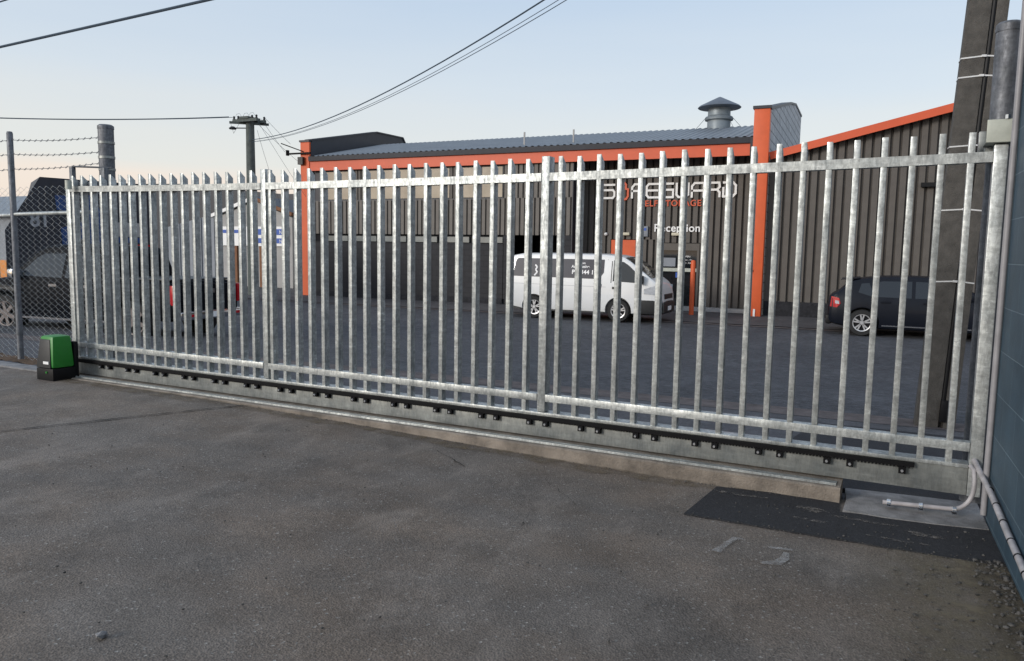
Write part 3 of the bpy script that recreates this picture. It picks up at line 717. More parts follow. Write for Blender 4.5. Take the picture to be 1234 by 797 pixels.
# ------------------------------------------------------------------ right gabled building
rb = thing('gabled_warehouse', 'taupe ribbed warehouse with a rising orange barge board at right', 'building', (4, 25.6, -.4))
OFF = Vector((-4, -25.6, .4)); b = rb
zb = lambda x: 4.50+.2405*(x+2.88)
ztop = lambda x: zb(x) if x < 12 else zb(12)-.24*(x-12)
corr(WB(), -2.86, 26, .09, lambda x: ztop(x)+.12, 25.6, .245, .05).build('wall_cladding', 'clad')
WB().box(-2.86, 26, 25.56, 25.62, -.5, .088).build('plinth', 'darkstone')
mb = WB(); mb.beam((-2.86, 25.32, zb(-2.86)+.115), (12, 25.32, zb(12)+.115), .06, .23, (0, 0, 1)); mb.beam((12, 25.32, zb(12)+.115), (26, 25.32, ztop(26)+.115), .06, .23)
mb.build('barge_board', 'orange_fascia')
mb = WB(); mb.add([(-2.86, 25.34, zb(-2.86)+.2), (12, 25.34, zb(12)+.2), (12, 45, zb(12)+.2), (-2.86, 45, zb(-2.86)+.2), (26, 25.34, ztop(26)+.2), (26, 45, ztop(26)+.2)], [(0, 1, 2, 3), (1, 4, 5, 2)])
mb.build('roof', 'roof')
for xx in (1.37, 3.4): WB().box(xx, xx+.68, 25.42, 25.59, 3.60, 3.72).build('wall_light', 'blackpl')

# ------------------------------------------------------------------ bollard
o = MB().lathe([(0, -.2), (.075, -.2), (.075, 1.68), (.06, 1.72), (0, 1.735)], n=20).build('bollard', 'orange', smooth=True); o.location = (-4.93, 24.5, -.38); tag(o, 'tall orange bollard in front of the reception door', 'bollard')

# ------------------------------------------------------------------ vehicles
def lerp_st(st, x):
    if x <= st[0][0]: return st[0][1:]
    for a, c in zip(st, st[1:]):
        if x <= c[0]:
            t = (x-a[0])/(c[0]-a[0]+1e-9); return tuple(p+(q-p)*t for p, q in zip(a[1:], c[1:]))
    return st[-1][1:]
class Car:
    """loft from stations (x, zbottom, ztop, halfwidth); side (x, z) -> y"""
    def __init__(s, st, belt, k, r=.12): s.st = st; s.belt = belt; s.k = k; s.r = r; s.zm = max(q[2] for q in st)
    def sec(s, x):
        zb_, zt, w = lerp_st(s.st, x); r = min(s.r, (zt-zb_)*.3); bb = min(s.belt, zt-r-.02)
        kk = 1-(1-s.k)*max(0, (zt-r-bb))/(s.zm-s.r-s.belt); return zb_, zt, w, r, bb, kk
    def y(s, x, z):
        zb_, zt, w, r, bb, kk = s.sec(x)
        if z <= bb: return w
        t = min(1, (z-bb)/max(.01, zt-r-bb)); return w*(1+(kk-1)*t)
    def ring(s, x):
        zb_, zt, w, r, bb, kk = s.sec(x)
        h = [(w*.8, zb_), (w*.96, zb_+.04), (w*1.0, min(zb_+.14, bb-.01)), (w*1.005, (zb_+bb)/2), (w, bb), (w*kk, zt-r), (w*kk-r*.12, zt-r*.5), (w*kk-r*.45, zt-r*.14), (w*kk-r, zt), ((w*kk-r)*.5, zt+.018), ]
        return [(x, -a, z) for a, z in h]+[(x, 0, zt+.024)]+[(x, a, z) for a, z in h[::-1]]
    def body(s, name, mat, parent, wheels, wr, step=.06):
        x0, x1 = s.st[0][0], s.st[-1][0]; xs_ = sorted(set([round(x0+(x1-x0)*i/round((x1-x0)/step), 4) for i in range(int(round((x1-x0)/step))+1)]+[q[0] for q in s.st]))
        rings = [s.ring(x) for x in xs_]; n = len(rings[0]); mb = MB()
        vs = [p for r_ in rings for p in r_]; fs = [tuple(range(n)), tuple((len(xs_)-1)*n+i for i in range(n))[::-1]]
        for j in range(len(xs_)-1):
            for i in range(n): fs.append((j*n+i, j*n+(i+1) % n, (j+1)*n+(i+1) % n, (j+1)*n+i))
        mb.add(vs, fs); o = mb.build(name, mat, parent)
        cut = MB(); W = max(q[3] for q in s.st)
        for wx in wheels:
            for sg in (-1, 1): cut.tube([(wx, sg*(W-.32), wr), (wx, sg*(W+.2), wr)], wr*1.17, 36)
        c = cut.build('cutter', 'black', parent)
        md = o.modifiers.new('b', 'BOOLEAN'); md.operation = 'DIFFERENCE'; md.object = c; md.solver = 'EXACT'
        dg = bpy.context.evaluated_depsgraph_get(); me = bpy.data.meshes.new_from_object(o.evaluated_get(dg)); o.modifiers.clear(); o.data = me
        bpy.data.objects.remove(c); me.name = name
        while len(me.materials) > 1: me.materials.pop()
        me.shade_smooth(); me.set_sharp_from_angle(angle=R(28))
        return o
    def side(s, poly, name, mat, parent, sg=-1, off=.006, th=.02):
        mb = MB(); mb.prism(poly, lambda x, z: (x, sg*(s.y(x, z)-th), z), lambda x, z: (x, sg*(s.y(x, z)+off), z))
        return mb.build(name, mat, parent)
    def patch(s, xa, xb, zl, zh, name, mat, parent, sg=-1, off=.008, n=8, m=4):
        vs = []
        for i in range(n+1):
            x = xa+(xb-xa)*i/n
            for j in range(m+1):
                z = zl(x)+(zh(x)-zl(x))*j/m; vs.append((x+off*.5, sg*(s.y(x, z)+off), z))
        return MB().add(vs, [(i*(m+1)+j, i*(m+1)+j+1, (i+1)*(m+1)+j+1, (i+1)*(m+1)+j) for i in range(n) for j in range(m)]).build(name, mat, parent, smooth=True)
    def top(s, xa, xb, name, mat, parent, off=.008, f=.93, n=8):
        mb = MB(); vs = []
        for i in range(n+1):
            x = xa+(xb-xa)*i/n; zb_, zt, w, r, bb, kk = s.sec(x); ww = (w*kk-r)*f+r*.4
            z2 = s.sec(x+.02)[1]; sl = (z2-zt)/.02; nn = Vector((-sl, 0, 1)).normalized()*off
            for j in (-1, -.5, 0, .5, 1): vs.append((x+nn.x, ww*j, zt+(.024-.02*abs(j))+nn.z))
        mb.add(vs, [(i*5+j, i*5+j+1, (i+1)*5+j+1, (i+1)*5+j) for i in range(n) for j in range(4)])
        return mb.build(name, mat, parent, smooth=True)
def wheel(x, y, r, wd, parent, sg, spokes=5, double=False, rimmat='rim'):
    ri = r*.66
    t = MB().lathe([(ri, -wd/2), (r*.93, -wd/2), (r*.99, -wd*.36), (r, 0), (r*.99, wd*.36), (r*.93, wd/2), (ri, wd/2), (ri*.97, 0), (ri, -wd/2)], (x, y, r), 36, 'Y').build('wheel', 'rubber', parent, smooth=True)
    f = y+sg*(wd/2-.03); mb = MB()
    mb.lathe([(ri*.99, f-sg*.0-y), (ri*.99, f+sg*.024-y), (ri*.90, f+sg*.02-y), (ri*.88, f-sg*.02-y)], (x, y, r), 36, 'Y')
    mb.lathe([(0, f+sg*.022-y), (ri*.2, f+sg*.022-y), (ri*.24, f-y), (0, f-y)], (x, y, r), 16, 'Y')
    for k in range(spokes):
        a = 2*math.pi*k/spokes+.3
        for da in ((-.13, .13) if double else (0,)):
            p = (x+math.cos(a+da*.6)*ri*.15, f+sg*.004, r+math.sin(a+da*.6)*ri*.15); q = (x+math.cos(a+da*1.5)*ri*.92, f+sg*.004, r+math.sin(a+da*1.5)*ri*.92)
            mb.beam(p, q, ri*(.16 if double else .30), .024, (0, 1, 0))
    mb.build('rim', rimmat, t)
    MB().lathe([(0, f-sg*.035-y), (ri*.9, f-sg*.035-y)], (x, y, r), 24, 'Y').build('brake_disc', 'black', t)
    return t

# white van, facing +X
van = thing('parked_van', 'white panel van with dark side glass parked in front of the storage building', 'van', (-7.45, 21.98, -.45))
vs_ = [(-2.36, .42, 1.72, .80), (-2.33, .32, 1.80, .83), (-2.25, .28, 1.88, .85), (-2.0, .25, 1.93, .85), (-1.2, .24, 1.945, .85), (.6, .24, 1.94, .85), (1.0, .24, 1.915, .85), (1.22, .24, 1.86, .85),
       (1.40, .24, 1.76, .85), (1.65, .24, 1.57, .848), (1.9, .24, 1.385, .845), (2.06, .24, 1.26, .835), (2.16, .24, 1.19, .82), (2.24, .24, 1.10, .79), (2.30, .26, .98, .75), (2.34, .28, .82, .70), (2.36, .32, .62, .64)]
cv = Car(vs_, 1.10, .86, .10)
vb = cv.body('body', 'white_paint', van, (-1.52, 1.10), .335)
vb.data.materials.append(M['charcoal'])
for p_ in vb.data.polygons:
    if p_.center.x > 1.56 and p_.center.z < .60: p_.material_index = 1
for sg in (-1, 1):
    cv.side([(-2.24, 1.25), (.40, 1.23), (.55, 1.29), (.64, 1.42), (.64, 1.79), (-2.08, 1.79), (-2.15, 1.75)], 'side_glass', 'wrap', van, sg)
    cv.side([(.92, 1.18), (1.80, 1.14), (1.83, 1.20), (1.62, 1.42), (1.38, 1.63), (1.22, 1.73), (.92, 1.78)], 'front_door_window', 'glass_dark', van, sg)
    cv.side([(.86, 1.13), (.885, 1.13), (.885, 1.75), (.86, 1.75)], 'door_seam', 'charcoal', van, sg, .002)
    cv.side([(.74, .35), (.748, .35), (.748, 1.80), (.74, 1.80)], 'door_seam', 'charcoal', van, sg, .002)
    cv.side([(-.62, .35), (-.612, .35), (-.612, 1.14), (-.62, 1.14)], 'door_seam', 'charcoal', van, sg, .002)
    cv.side([(-2.2, 1.03), (.72, 1.00), (.72, 1.008), (-2.2, 1.038)], 'body_crease', 'grey_sheet', van, sg, .002)
    cv.side([(.92, .96), (1.10, .95), (1.10, 1.01), (.92, 1.02)], 'door_handle', 'blackpl', van, sg, .03)
    cv.side([(.52, .96), (.56, .94), (.60, 1.08), (.54, 1.08)], 'door_handle', 'blackpl', van, sg, .02)
    cv.side([(-2.30, .27), (-1.95, .245), (-1.95, .30), (-2.30, .36)], 'sill_trim', 'charcoal', van, sg, .004)
    cv.side([(-1.1, .245), (.68, .245), (.68, .29), (-1.1, .29)], 'sill_trim', 'charcoal', van, sg, .002)
    cv.patch(1.84, 2.28, lambda x: .84-.05*(x-1.86), lambda x: .99+.10*min(1, (x-1.86)/.3), 'headlight', 'clear_lens', van, sg, .012)
cv.top(1.24, 2.03, 'windscreen', 'glass_dark', van, .008, .98)
MB().box(2.26, 2.395, -.66, .66, .30, .62).build('front_bumper', 'charcoal', van, bevel=.04)
MB().box(2.30, 2.365, -.48, .48, .70, .84).build('grille', 'charcoal', van, bevel=.01)
MB().box(2.39, 2.402, -.2, .2, .37, .49).build('number_plate', 'white_letter', van)
MB().box(-2.39, -2.30, -.75, .75, .30, .50).build('rear_bumper', 'white_paint', van, bevel=.03)
for sg in (-1, 1):
    MB().box(1.72, 1.84, sg*.93-.10, sg*.93+.10, 1.13, 1.36).build('wing_mirror', 'blackpl', van, bevel=.03)
    for wx in (-1.52, 1.10): wheel(wx, sg*.745, .335, .19, van, sg, 5, True)
vt = Matrix.Rotation(R(90), 4, 'X')
def vtext(tx, x, z, size, depth=.002, bold=0):
    y = -(cv.y(x, z)+.0085); rot = Matrix.Rotation(-math.atan2(cv.y(x, 1.2)-cv.y(x, 1.6), .4), 4, 'X')
    text(tx, size, 'van_lettering', 'white_letter', van, Matrix.Translation((x, y, z)) @ rot @ vt, depth, 1.05, bold)
vtext('Custom', -.24, 1.65, .09, bold=.002); vtext('Automotive', -.36, 1.54, .11, bold=.003)
vtext('Ph: 344 19', -.34, 1.36, .17, bold=.005); vtext('www.', -.18, 1.28, .07, bold=.001)
vtext('Auto', -1.30, 1.44, .07); vtext('Repairs', -1.36, 1.30, .06)
mb = MB()
yy = lambda z: -(cv.y(-1.5, z)+.006)
for a, c in (((-1.52, 1.60), (-1.45, 1.53)), ((-1.45, 1.53), (-1.50, 1.46)), ((-1.50, 1.46), (-1.44, 1.38)), ((-1.44, 1.38), (-1.53, 1.28))):
    mb.beam((a[0], yy(a[1]), a[1]), (c[0], yy(c[1]), c[1]), .045, .006, (0, 1, 0))
mb.build('van_emblem', 'white_letter', van)

# dark hatchback, rear at left (facing +X)
hb = thing('parked_hatchback', 'dark blue black hatchback with bright alloy wheels parked behind the concrete pole', 'car', (1.43, 22.05, -.45))
hs = [(-2.22, .46, .86, .70), (-2.19, .34, .98, .80), (-2.12, .28, 1.04, .84), (-2.0, .25, 1.10, .87), (-1.82, .22, 1.28, .89), (-1.68, .20, 1.38, .895), (-1.45, .19, 1.445, .90), (-1.0, .18, 1.50, .90), (-.3, .18, 1.52, .90), (.25, .18, 1.50, .90),
      (.55, .18, 1.42, .90), (1.2, .18, 1.06, .90), (1.35, .18, 1.0, .895), (1.9, .18, .92, .87), (2.15, .2, .80, .82), (2.28, .25, .66, .72)]
ch = Car(hs, .96, .76, .09)
ch.body('body', 'car_black', hb, (-1.40, 1.42), .335)
for sg in (-1, 1):
    ch.side([(-1.52, 1.10), (-1.22, 1.01), (-1.15, 1.02), (-1.28, 1.34), (-1.46, 1.32)], 'quarter_window', 'glass_dark', hb, sg)
    ch.side([(-1.08, 1.0), (-.32, .99), (-.32, 1.40), (-.98, 1.39), (-1.18, 1.33)], 'rear_door_window', 'glass_dark', hb, sg)
    ch.side([(-.24, .99), (.98, 1.0), (.6, 1.26), (.36, 1.38), (-.24, 1.40)], 'front_door_window', 'glass_dark', hb, sg)
    ch.side([(-1.0, .86), (-.78, .86), (-.78, .90), (-1.0, .90)], 'door_handle', 'car_black', hb, sg, .03)
    ch.side([(-.06, .86), (.16, .86), (.16, .90), (-.06, .90)], 'door_handle', 'car_black', hb, sg, .03)
    ch.side([(-.285, .25), (-.275, .25), (-.275, 1.0), (-.285, 1.0)], 'door_seam', 'black', hb, sg, .002)
    ch.side([(-.95, .27), (1.0, .27), (1.0, .30), (-.95, .30)], 'sill_trim', 'chrome', hb, sg, .006)
    ch.side([(-2.17, .72), (-2.0, .70), (-1.92, .80), (-1.96, .94), (-2.14, .98)], 'tail_light', 'red_lens', hb, sg, .012)
    ch.side([(-2.05, .80), (-1.95, .79), (-1.96, .87), (-2.05, .88)], 'reversing_light', 'clear_lens', hb, sg, .018)
    for wx in (-1.40, 1.42): wheel(wx, sg*.80, .335, .21, hb, sg, 5, True)
    MB().box(.88, 1.0, sg*.96-.09, sg*.96+.09, .98, 1.12).build('wing_mirror', 'car_black', hb, bevel=.03)
ch.top(.6, 1.18, 'windscreen', 'glass_dark', hb)
MB().hexa([(-1.95, -.62, 1.40), (-1.5, -.66, 1.44), (-1.5, .66, 1.44), (-1.95, .62, 1.40), (-1.95, -.62, 1.425), (-1.5, -.66, 1.475), (-1.5, .66, 1.475), (-1.95, .62, 1.425)]).build('spoiler', 'car_black', hb, bevel=.006)
MB().box(-2.26, -2.12, -.78, .78, .26, .50).build('rear_bumper', 'blackpl', hb, bevel=.04)
MB().lathe([(.085, -.001), (.092, -.004), (.092, .003)], (-1.72, -ch.y(-1.72, .9)-.001, .90), 24, 'Y').build('fuel_cap', 'black', hb)

# black utility vehicle, facing -X (rear towards the street at right)
ut = thing('parked_pickup', 'black double cab pickup with red tail lights parked beyond the left end of the gate', 'pickup truck', (-14.55, 11.0, -.32), R(184)); ut.scale = (1.07, 1.0, 1.03)
us = [(-2.62, .55, 1.04, .84), (-2.58, .42, 1.13, .88), (-2.4, .40, 1.15, .90), (-1.2, .40, 1.15, .92), (-1.05, .38, 1.15, .92), (-.98, .36, 1.62, .92), (-.85, .34, 1.76, .92), (-.2, .32, 1.80, .92), (.5, .32, 1.78, .92), (.75, .32, 1.70, .92),
      (1.3, .32, 1.24, .92), (1.45, .32, 1.14, .92), (2.2, .32, 1.05, .90), (2.45, .34, .95, .86), (2.58, .4, .78, .78)]
cu = Car(us, 1.10, .80, .10)
cu.body('body', 'pickup_paint', ut, (-1.72, 1.55), .39)
for sg in (-1, 1):
    cu.side([(-.86, 1.16), (-.06, 1.15), (-.06, 1.62), (-.80, 1.61)], 'rear_door_window', 'glass_dark', ut, sg)
    cu.side([(.02, 1.15), (1.16, 1.17), (.76, 1.52), (.58, 1.61), (.02, 1.62)], 'front_door_window', 'glass_dark', ut, sg)
    cu.side([(-2.60, .74), (-2.50, .74), (-2.48, 1.08), (-2.56, 1.08)], 'tail_light', 'red_lens', ut, sg, .02)
    cu.side([(-.7, .98), (-.5, .98), (-.5, 1.03), (-.7, 1.03)], 'door_handle', 'chrome', ut, sg, .03)
    cu.side([(.12, .98), (.32, .98), (.32, 1.03), (.12, 1.03)], 'door_handle', 'chrome', ut, sg, .03)
    cu.side([(-1.1, .34), (1.0, .34), (1.0, .38), (-1.1, .38)], 'side_step', 'chrome', ut, sg, .08)
    cu.side([(1.0, .80), (1.12, .92), (1.55, .99), (1.98, .92), (2.1, .78), (1.95, .84), (1.55, .90), (1.15, .84)], 'wheel_flare', 'charcoal', ut, sg, .05)
    MB().box(1.02, 1.16, sg*1.03-.12, sg*1.03+.12, 1.12, 1.30).build('wing_mirror', 'chrome', ut, bevel=.03)
    MB().box(-2.665, -2.585, sg*.86-.06, sg*.86+.06, .72, 1.08).build('tail_light', 'red_lens', ut, bevel=.015)
    MB().box(-2.79, -2.765, sg*.62-.09, sg*.62+.09, .50, .55).build('reflector', 'red_lens', ut)
    for wx in (-1.72, 1.55): wheel(wx, sg*.80, .39, .25, ut, sg, 6, False, 'rim_dull')
cu.top(.78, 1.28, 'windscreen', 'glass_dark', ut)
MB().box(-2.655, -2.60, -.74, .74, .60, 1.10).build('tailgate', 'pickup_paint', ut, bevel=.02)
MB().box(-2.76, -2.56, -.86, .86, .44, .60).build('rear_bumper', 'chrome', ut, bevel=.03)
MB().box(-2.67, -2.656, -.14, .14, .92, 1.0).build('tailgate_handle', 'chrome', ut)
MB().box(-2.775, -2.762, -.2, .2, .47, .57).build('number_plate', 'white_letter', ut)
MB().box(-2.5, -1.08, -.82, .82, 1.16, 1.19).build('tray_cover', 'charcoal', ut, bevel=.01)

# black race trailer with number 81
tr = thing('black_trailer', 'tall black enclosed trailer with slanted nose and number 81', 'trailer', (-22, 13.7, -.45))
MB().prism([(0, .35), (0, 2.35), (1.08, 3.92), (4.9, 4.0), (4.9, .35)], lambda y, z: (-2.4, y+1.9*max(0, 1-y/3.5), z), lambda y, z: (0, y, z)).build('body', 'navy', tr)
MB().box(-.30, -.02, .0, .06, .95, 1.5).build('marker_panel', 'amber', tr)
def side_text(tx, size, y, z, mat='white_letter', nm='number_lettering'):
    m_ = Matrix.Translation((.004, y, z)) @ Matrix.Rotation(R(90), 4, 'Z') @ Matrix.Rotation(R(90), 4, 'X')
    text(tx, size, nm, mat, tr, m_, .006, 1.0, .012)
side_text('81', .60, .72, 2.48, 'pale_number')
for P in ([(1.55, 3.0), (2.1, 2.95), (2.3, 3.45), (1.5, 3.42)], [(1.7, 1.75), (2.5, 2.25), (2.55, 2.75), (1.65, 2.45)], [(2.4, 2.0), (2.9, 1.95), (3.2, 2.6), (2.75, 3.5), (2.5, 3.5)]):
    MB().prism(P, lambda y, z: (.002, y, z), lambda y, z: (.012, y, z)).build('blue_graphic', 'blue_dull', tr)
MB().prism([(3.4, 2.25), (4.4, 2.25), (4.4, 2.7), (3.4, 2.7)], lambda y, z: (.002, y, z), lambda y, z: (.012, y, z)).build('white_graphic', 'white_wall', tr)
MB().prism([(3.4, 2.05), (4.6, 2.05), (4.6, 2.22), (3.4, 2.22)], lambda y, z: (.002, y, z), lambda y, z: (.012, y, z)).build('blue_graphic', 'blue_dull', tr)
MB().prism([(4.0, 1.85), (4.8, 1.85), (4.8, 2.0), (4.0, 2.0)], lambda y, z: (.002, y, z), lambda y, z: (.012, y, z)).build('red_graphic', 'red_lens', tr)
for wy in (2.6, 3.4):
    MB().tube([(-.25, wy, .36), (.02, wy, .36)], .36, 24).build('wheel', 'rubber', tr)

# ------------------------------------------------------------------ left background
lb = thing('white_gabled_shop', 'small pale gabled building with white barge boards and blue lettered signs', 'building', (-27.3, 29, -.45))
OFF = Vector((27.3, -29, .45)); b = lb
WB().prism([(-29.7, -.5), (-24.9, -.5), (-24.9, 2.95), (-27.2, 3.75), (-29.7, 3.0)], lambda x, z: (x, 29, z), lambda x, z: (x, 34, z)).build('wall', 'white_wall')
WB().beam((-30.3, 28.9, 2.95), (-27.2, 28.9, 3.90), .12, .16).build('barge_board', 'white_letter')
WB().beam((-27.2, 28.9, 3.90), (-24.8, 28.9, 3.10), .12, .16).build('barge_board', 'brownwood')
mb = WB(); mb.add([(-30.3, 28.9, 3.04), (-27.2, 28.9, 3.99), (-27.2, 34, 3.99), (-30.3, 34, 3.04), (-24.8, 28.9, 3.19), (-24.8, 34, 3.19)], [(0, 1, 2, 3), (1, 4, 5, 2)]); mb.build('roof', 'navy')
for x0, x1, tx1, tx2 in ((-29.35, -27.5, 'AUTO', 'TYRES'), (-27.0, -25.1, 'SIGNS', 'LINES')):
    sg_ = WB().box(x0, x1, 28.90, 28.96, 1.58, 2.52).build('sign_board', 'white_letter')
WB().box(-27.0, -25.1, 28.885, 28.898, 1.72, 1.96).build('sign_stripe', 'blue_print'); WB().box(-27.0, -25.1, 28.885, 28.898, 2.12, 2.40).build('sign_stripe', 'blue_print')
WB().box(-29.2, -27.7, 28.885, 28.898, 2.2, 2.36).build('sign_stripe', 'blue_print')
T3 = Matrix.Translation(OFF)
text('NS', .24, 'sign_lettering', 'white_letter', b, T3 @ face_front(-25.6, 28.88, 2.17), .003)
text('NE', .22, 'sign_lettering', 'white_letter', b, T3 @ face_front(-25.6, 28.88, 1.75), .003)
for xx in (-28.35, -26.75): WB().box(xx-.08, xx+.08, 28.85, 28.98, -.5, 1.56).build('timber_post', 'brownwood')
o = MB().box(-24.68, -24.42, 28.9, 29.1, -.5, 3.12).build('white_pillar', 'white_letter'); tag(o, 'slim white pillar standing left of the orange building corner', 'pillar')
fs_ = corr(MB(), -33.6, -29.75, -.5, lambda x: 2.75+.2*(x+31.7), 28.9, .3, .04).build('sheet_fence', 'grey_sheet'); tag(fs_, 'grey ribbed sheet fence beside the small white building', 'fence')
ds = thing('dark_shed', 'long dark shed behind the black trailer and the small white building', 'building', (-36, 34.5, -.5))
OFF = Vector((36, -34.5, .5)); b = ds
WB().prism([(-45.5, -.5), (-45.5, 5.35), (-38, 5.2), (-30.3, 4.55), (-24.5, 4.5), (-24.5, -.5)], lambda x, z: (x, 34.5, z), lambda x, z: (x, 44, z)).build('wall', 'navy')
WB().beam((-45.5, 34.4, 5.38), (-38, 34.4, 5.23), .1, .08).build('roof_edge', 'charcoal')
fw = thing('pale_roof_warehouse', 'distant low warehouse with pale roof at the far left edge', 'building', (-70, 40, -.5))
OFF = Vector((70, -40, .5)); b = fw
WB().box(-90, -56, 42, 60, -.6, 3.9).build('wall', 'grey_sheet')
WB().prism([(41, 3.85), (50, 6.2), (60, 3.85)], lambda y, z: (-91, y, z), lambda y, z: (-55.5, y, z)).build('roof', 'roof')

# far utility pole and wires
fp = thing('utility_pole', 'distant dark timber utility pole with crossarm left of the orange building', 'utility pole', (-22.68, 24, -.5))
MB().tube([(0, 0, -.2), (0, 0, 3), (0, 0, 7.2)], [.20, .19, .16], 16).build('pole', 'pole_wood', fp, smooth=True)
mb = MB(); mb.box(-.62, .62, -.32, -.2, 6.98, 7.09); mb.box(-.55, .55, .2, .32, 6.98, 7.09); mb.box(-.22, .22, -.35, .35, 7.09, 7.18); mb.beam((-.6, -.5, 6.95), (.52, .5, 6.95), .08, .09)
mb.build('crossarm', 'pole_wood', fp)
for xx, yy in ((-.58, -.26), (-.36, -.26), (.36, -.26), (.58, -.26), (-.5, .26), (.5, .26)):
    MB().lathe([(0, 0), (.045, 0), (.05, .05), (.03, .08), (.05, .11), (.03, .15), (0, .16)], (xx, yy, 7.07), 10).build('insulator', 'charcoal', fp)
mb = MB().lathe([(0, -.05), (.13, -.04), (.15, 0), (.08, .06), (0, .08)], (-.48, -.45, 6.72), 16); mb.beam((-.5, -.3, 6.75), (0, -.1, 6.75), .04, .04); mb.build('street_light', 'charcoal', fp, smooth=True)
mb = MB()
for dx in (-.5, -.1, .2): mb.tube([(dx, -.26, 7.2), (dx+.08, -.27, 7.3), (dx+.22, -.27, 7.31), (dx+.3, -.26, 7.2)], .006, 4)
mb.tube([(-.8, -.26, 7.05), (-.6, -.28, 6.55), (-.3, -.26, 6.95)], .008, 4); mb.tube([(.12, -.2, 6.9), (.3, -.3, 6.75), (.22, -.3, 6.2)], .01, 4)
mb.build('jumper_loops', 'cable', fp)
def wire(p, q, sag, r, label, name='power_line', group=None, n=28):
    p, q = Vector(p), Vector(q); pts = []
    for i in range(n+1):
        t = i/n; v = p.lerp(q, t); v.z -= sag*4*t*(1-t); pts.append(v)
    o = MB().tube(pts, r, 6).build(name, 'cable', smooth=True); return tag(o, label, 'cable', group or ('overhead lines crossing the sky' if name == 'power_line' else 'thin service wires at the distant pole'))
wire((-20, 7, 3.90), (6, 7, 5.12), .06, .017, 'thick dark overhead cable crossing the top left corner')
wire((-34, 12, 6.15), (0, 12, 8.6), .0, .017, 'upper thin overhead line in the top left corner')
wire((-34, 12, 6.35), (0, 12, 9.0), .0, .009, 'uppermost overhead line in the extreme top left corner')
wire((-23.5, 23.7, 6.70), (-46, 13.2, 7.55), .55, .024, 'dark overhead cable running left from the distant timber pole')
wire((-23.5, 23.9, 6.72), (-46, 13.4, 7.75), .60, .011, 'thin overhead line running left just above the thick cable of the distant pole')
NT = lambda z, dy=0: (.72, 8.6+dy, z)
wire((-22.5, 23.9, 5.79), NT(6.67), .813, .014, 'topmost of three lines rising right from the distant timber pole')
wire((-22.5, 23.9, 5.72), NT(6.48), .80, .006, 'middle of three lines rising right from the distant timber pole')
wire((-22.5, 23.9, 5.70), NT(6.37), .786, .007, 'lowest of three lines rising right from the distant timber pole')
for p, q, sg, lb_ in (((-21.9, 24, 6.62), (-21.5, 25.0, 5.72), .02, 'thin service wire from the distant pole crossarm to the orange pier, upper'),
                  ((-22.1, 24, 6.6), (-21.8, 25.0, 5.42), .03, 'thin service wire from the distant pole to the pier bracket, lower'),
                  ((-22.3, 24, 6.55), (-20.9, 25.2, 3.6), .06, 'thin service wire dropping behind the gate beside the orange pier'),
                  ((-22.4, 24.2, 6.4), (-22.3, 29, 4.2), .15, 'thin wire from the distant pole down to the right slope behind the gate'),
                  ((-22.5, 24.2, 6.2), (-25.6, 29, 3.6), .1, 'thin wire from the distant pole down to the white building')):
    wire(p, q, sg, .006, lb_, 'service_wire')

# ------------------------------------------------------------------ sky, sun, camera
SUN_EL, SUN_AZ = 16, 212      # azimuth measured from +Y clockwise (behind the camera, a little to the left)
wd = bpy.data.worlds.new('World'); S.world = wd; wd.use_nodes = True
nt = wd.node_tree; bg = nt.nodes['Background']
sk = N(nt, 'ShaderNodeTexSky'); sk.sky_type = 'NISHITA'; sk.sun_disc = False
sk.sun_elevation = R(SUN_EL); sk.sun_rotation = R(SUN_AZ); sk.air_density = 1.1; sk.dust_density = 1.6; sk.ozone_density = 1.5
tc = N(nt, 'ShaderNodeTexCoord'); sp = N(nt, 'ShaderNodeSeparateXYZ')
nt.links.new(tc.outputs['Generated'], sp.inputs[0])
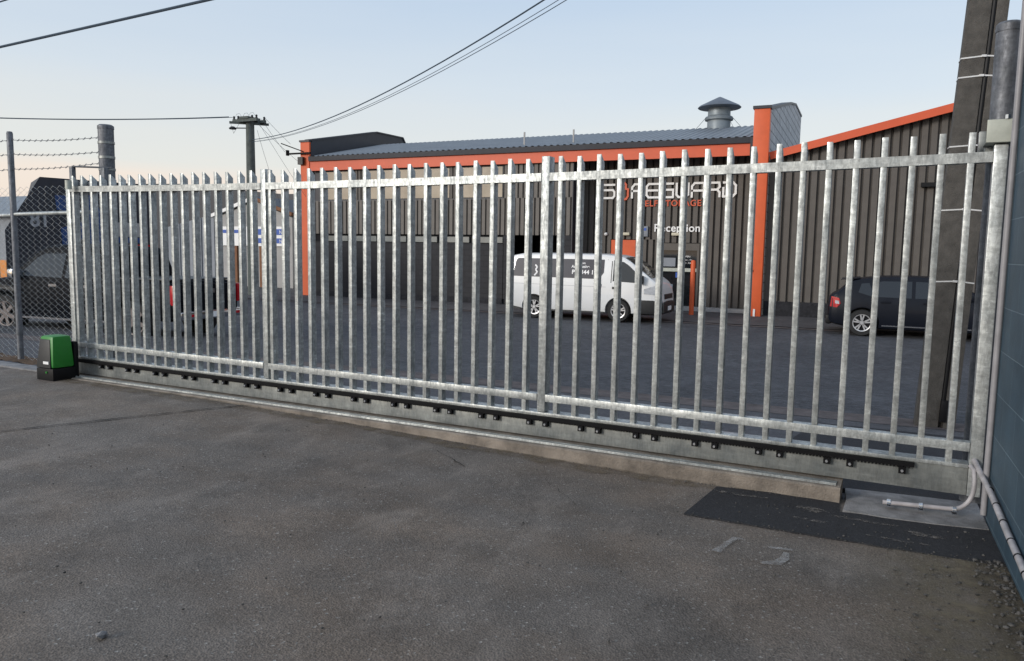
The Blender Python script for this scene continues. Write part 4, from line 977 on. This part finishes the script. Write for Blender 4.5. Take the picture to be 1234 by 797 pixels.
# evening veil of thin high cloud: peach at the horizon, milky blue above, with a soft cloud bank
nz = N(nt, 'ShaderNodeTexNoise'); nz.inputs['Scale'].default_value = 1.6; nz.inputs['Detail'].default_value = 5
mp = N(nt, 'ShaderNodeMapping'); mp.inputs['Scale'].default_value = (1, 1, 9)
nt.links.new(tc.outputs['Generated'], mp.inputs[0]); nt.links.new(mp.outputs[0], nz.inputs['Vector'])
ma = N(nt, 'ShaderNodeMath'); ma.operation = 'MULTIPLY_ADD'; ma.inputs[1].default_value = .09; ma.inputs[2].default_value = -.045
nt.links.new(nz.outputs['Fac'], ma.inputs[0])
ad = N(nt, 'ShaderNodeMath'); ad.operation = 'ADD'; nt.links.new(sp.outputs['Z'], ad.inputs[0]); nt.links.new(ma.outputs[0], ad.inputs[1])
K = 9.4
def kk(*c): return tuple(x*K for x in c)
veil = ramp(nt, ad.outputs[0], [(0, (.90, .76, .67)), (.085, (.92, .80, .71)), (.105, (.80, .80, .77)), (.20, (.68, .75, .82)), (.36, (.50, .63, .80)), (.65, (.52, .62, .78)), (1, (.56, .64, .76))])
sc_ = N(nt, 'ShaderNodeVectorMath'); sc_.operation = 'SCALE'; sc_.inputs[3].default_value = K
nt.links.new(veil, sc_.inputs[0])
fin = mix(nt, sk.outputs[0], sc_.outputs[0], .82)
nt.links.new(fin, bg.inputs['Color']); bg.inputs['Strength'].default_value = .12

sd = bpy.data.lights.new('sun', 'SUN'); sd.energy = 1.8; sd.angle = R(14); sd.color = (1.0, .95, .89)
so = bpy.data.objects.new('sun', sd); COL.objects.link(so)
az = R(SUN_AZ); el = R(SUN_EL)
dirv = Vector((math.sin(az)*math.cos(el), math.cos(az)*math.cos(el), math.sin(el)))
so.rotation_euler = dirv.to_track_quat('Z', 'Y').to_euler()

F = 920.0; W_ = 1234.0
yaw, pitch, roll = R(24.6), R(-5.96), R(.95)
fwd = Vector((-math.sin(yaw)*math.cos(pitch), math.cos(yaw)*math.cos(pitch), math.sin(pitch)))
r0 = Vector((math.cos(yaw), math.sin(yaw), 0)); u0 = r0.cross(fwd)
rt = r0*math.cos(roll)+u0*math.sin(roll); upv = -r0*math.sin(roll)+u0*math.cos(roll)
cd_ = bpy.data.cameras.new('camera'); cd_.sensor_width = 36; cd_.lens = 36*F/W_; cd_.clip_end = 2000; cd_.clip_start = .05
cam = bpy.data.objects.new('camera', cd_); COL.objects.link(cam)
mw = Matrix((rt, upv, -fwd)).transposed().to_4x4(); mw.translation = (0, 0, 1.55)
cam.matrix_world = mw
S.camera = cam
S.view_settings.view_transform = 'Standard'; S.view_settings.look = 'None'; S.view_settings.exposure = 0; S.view_settings.gamma = 1
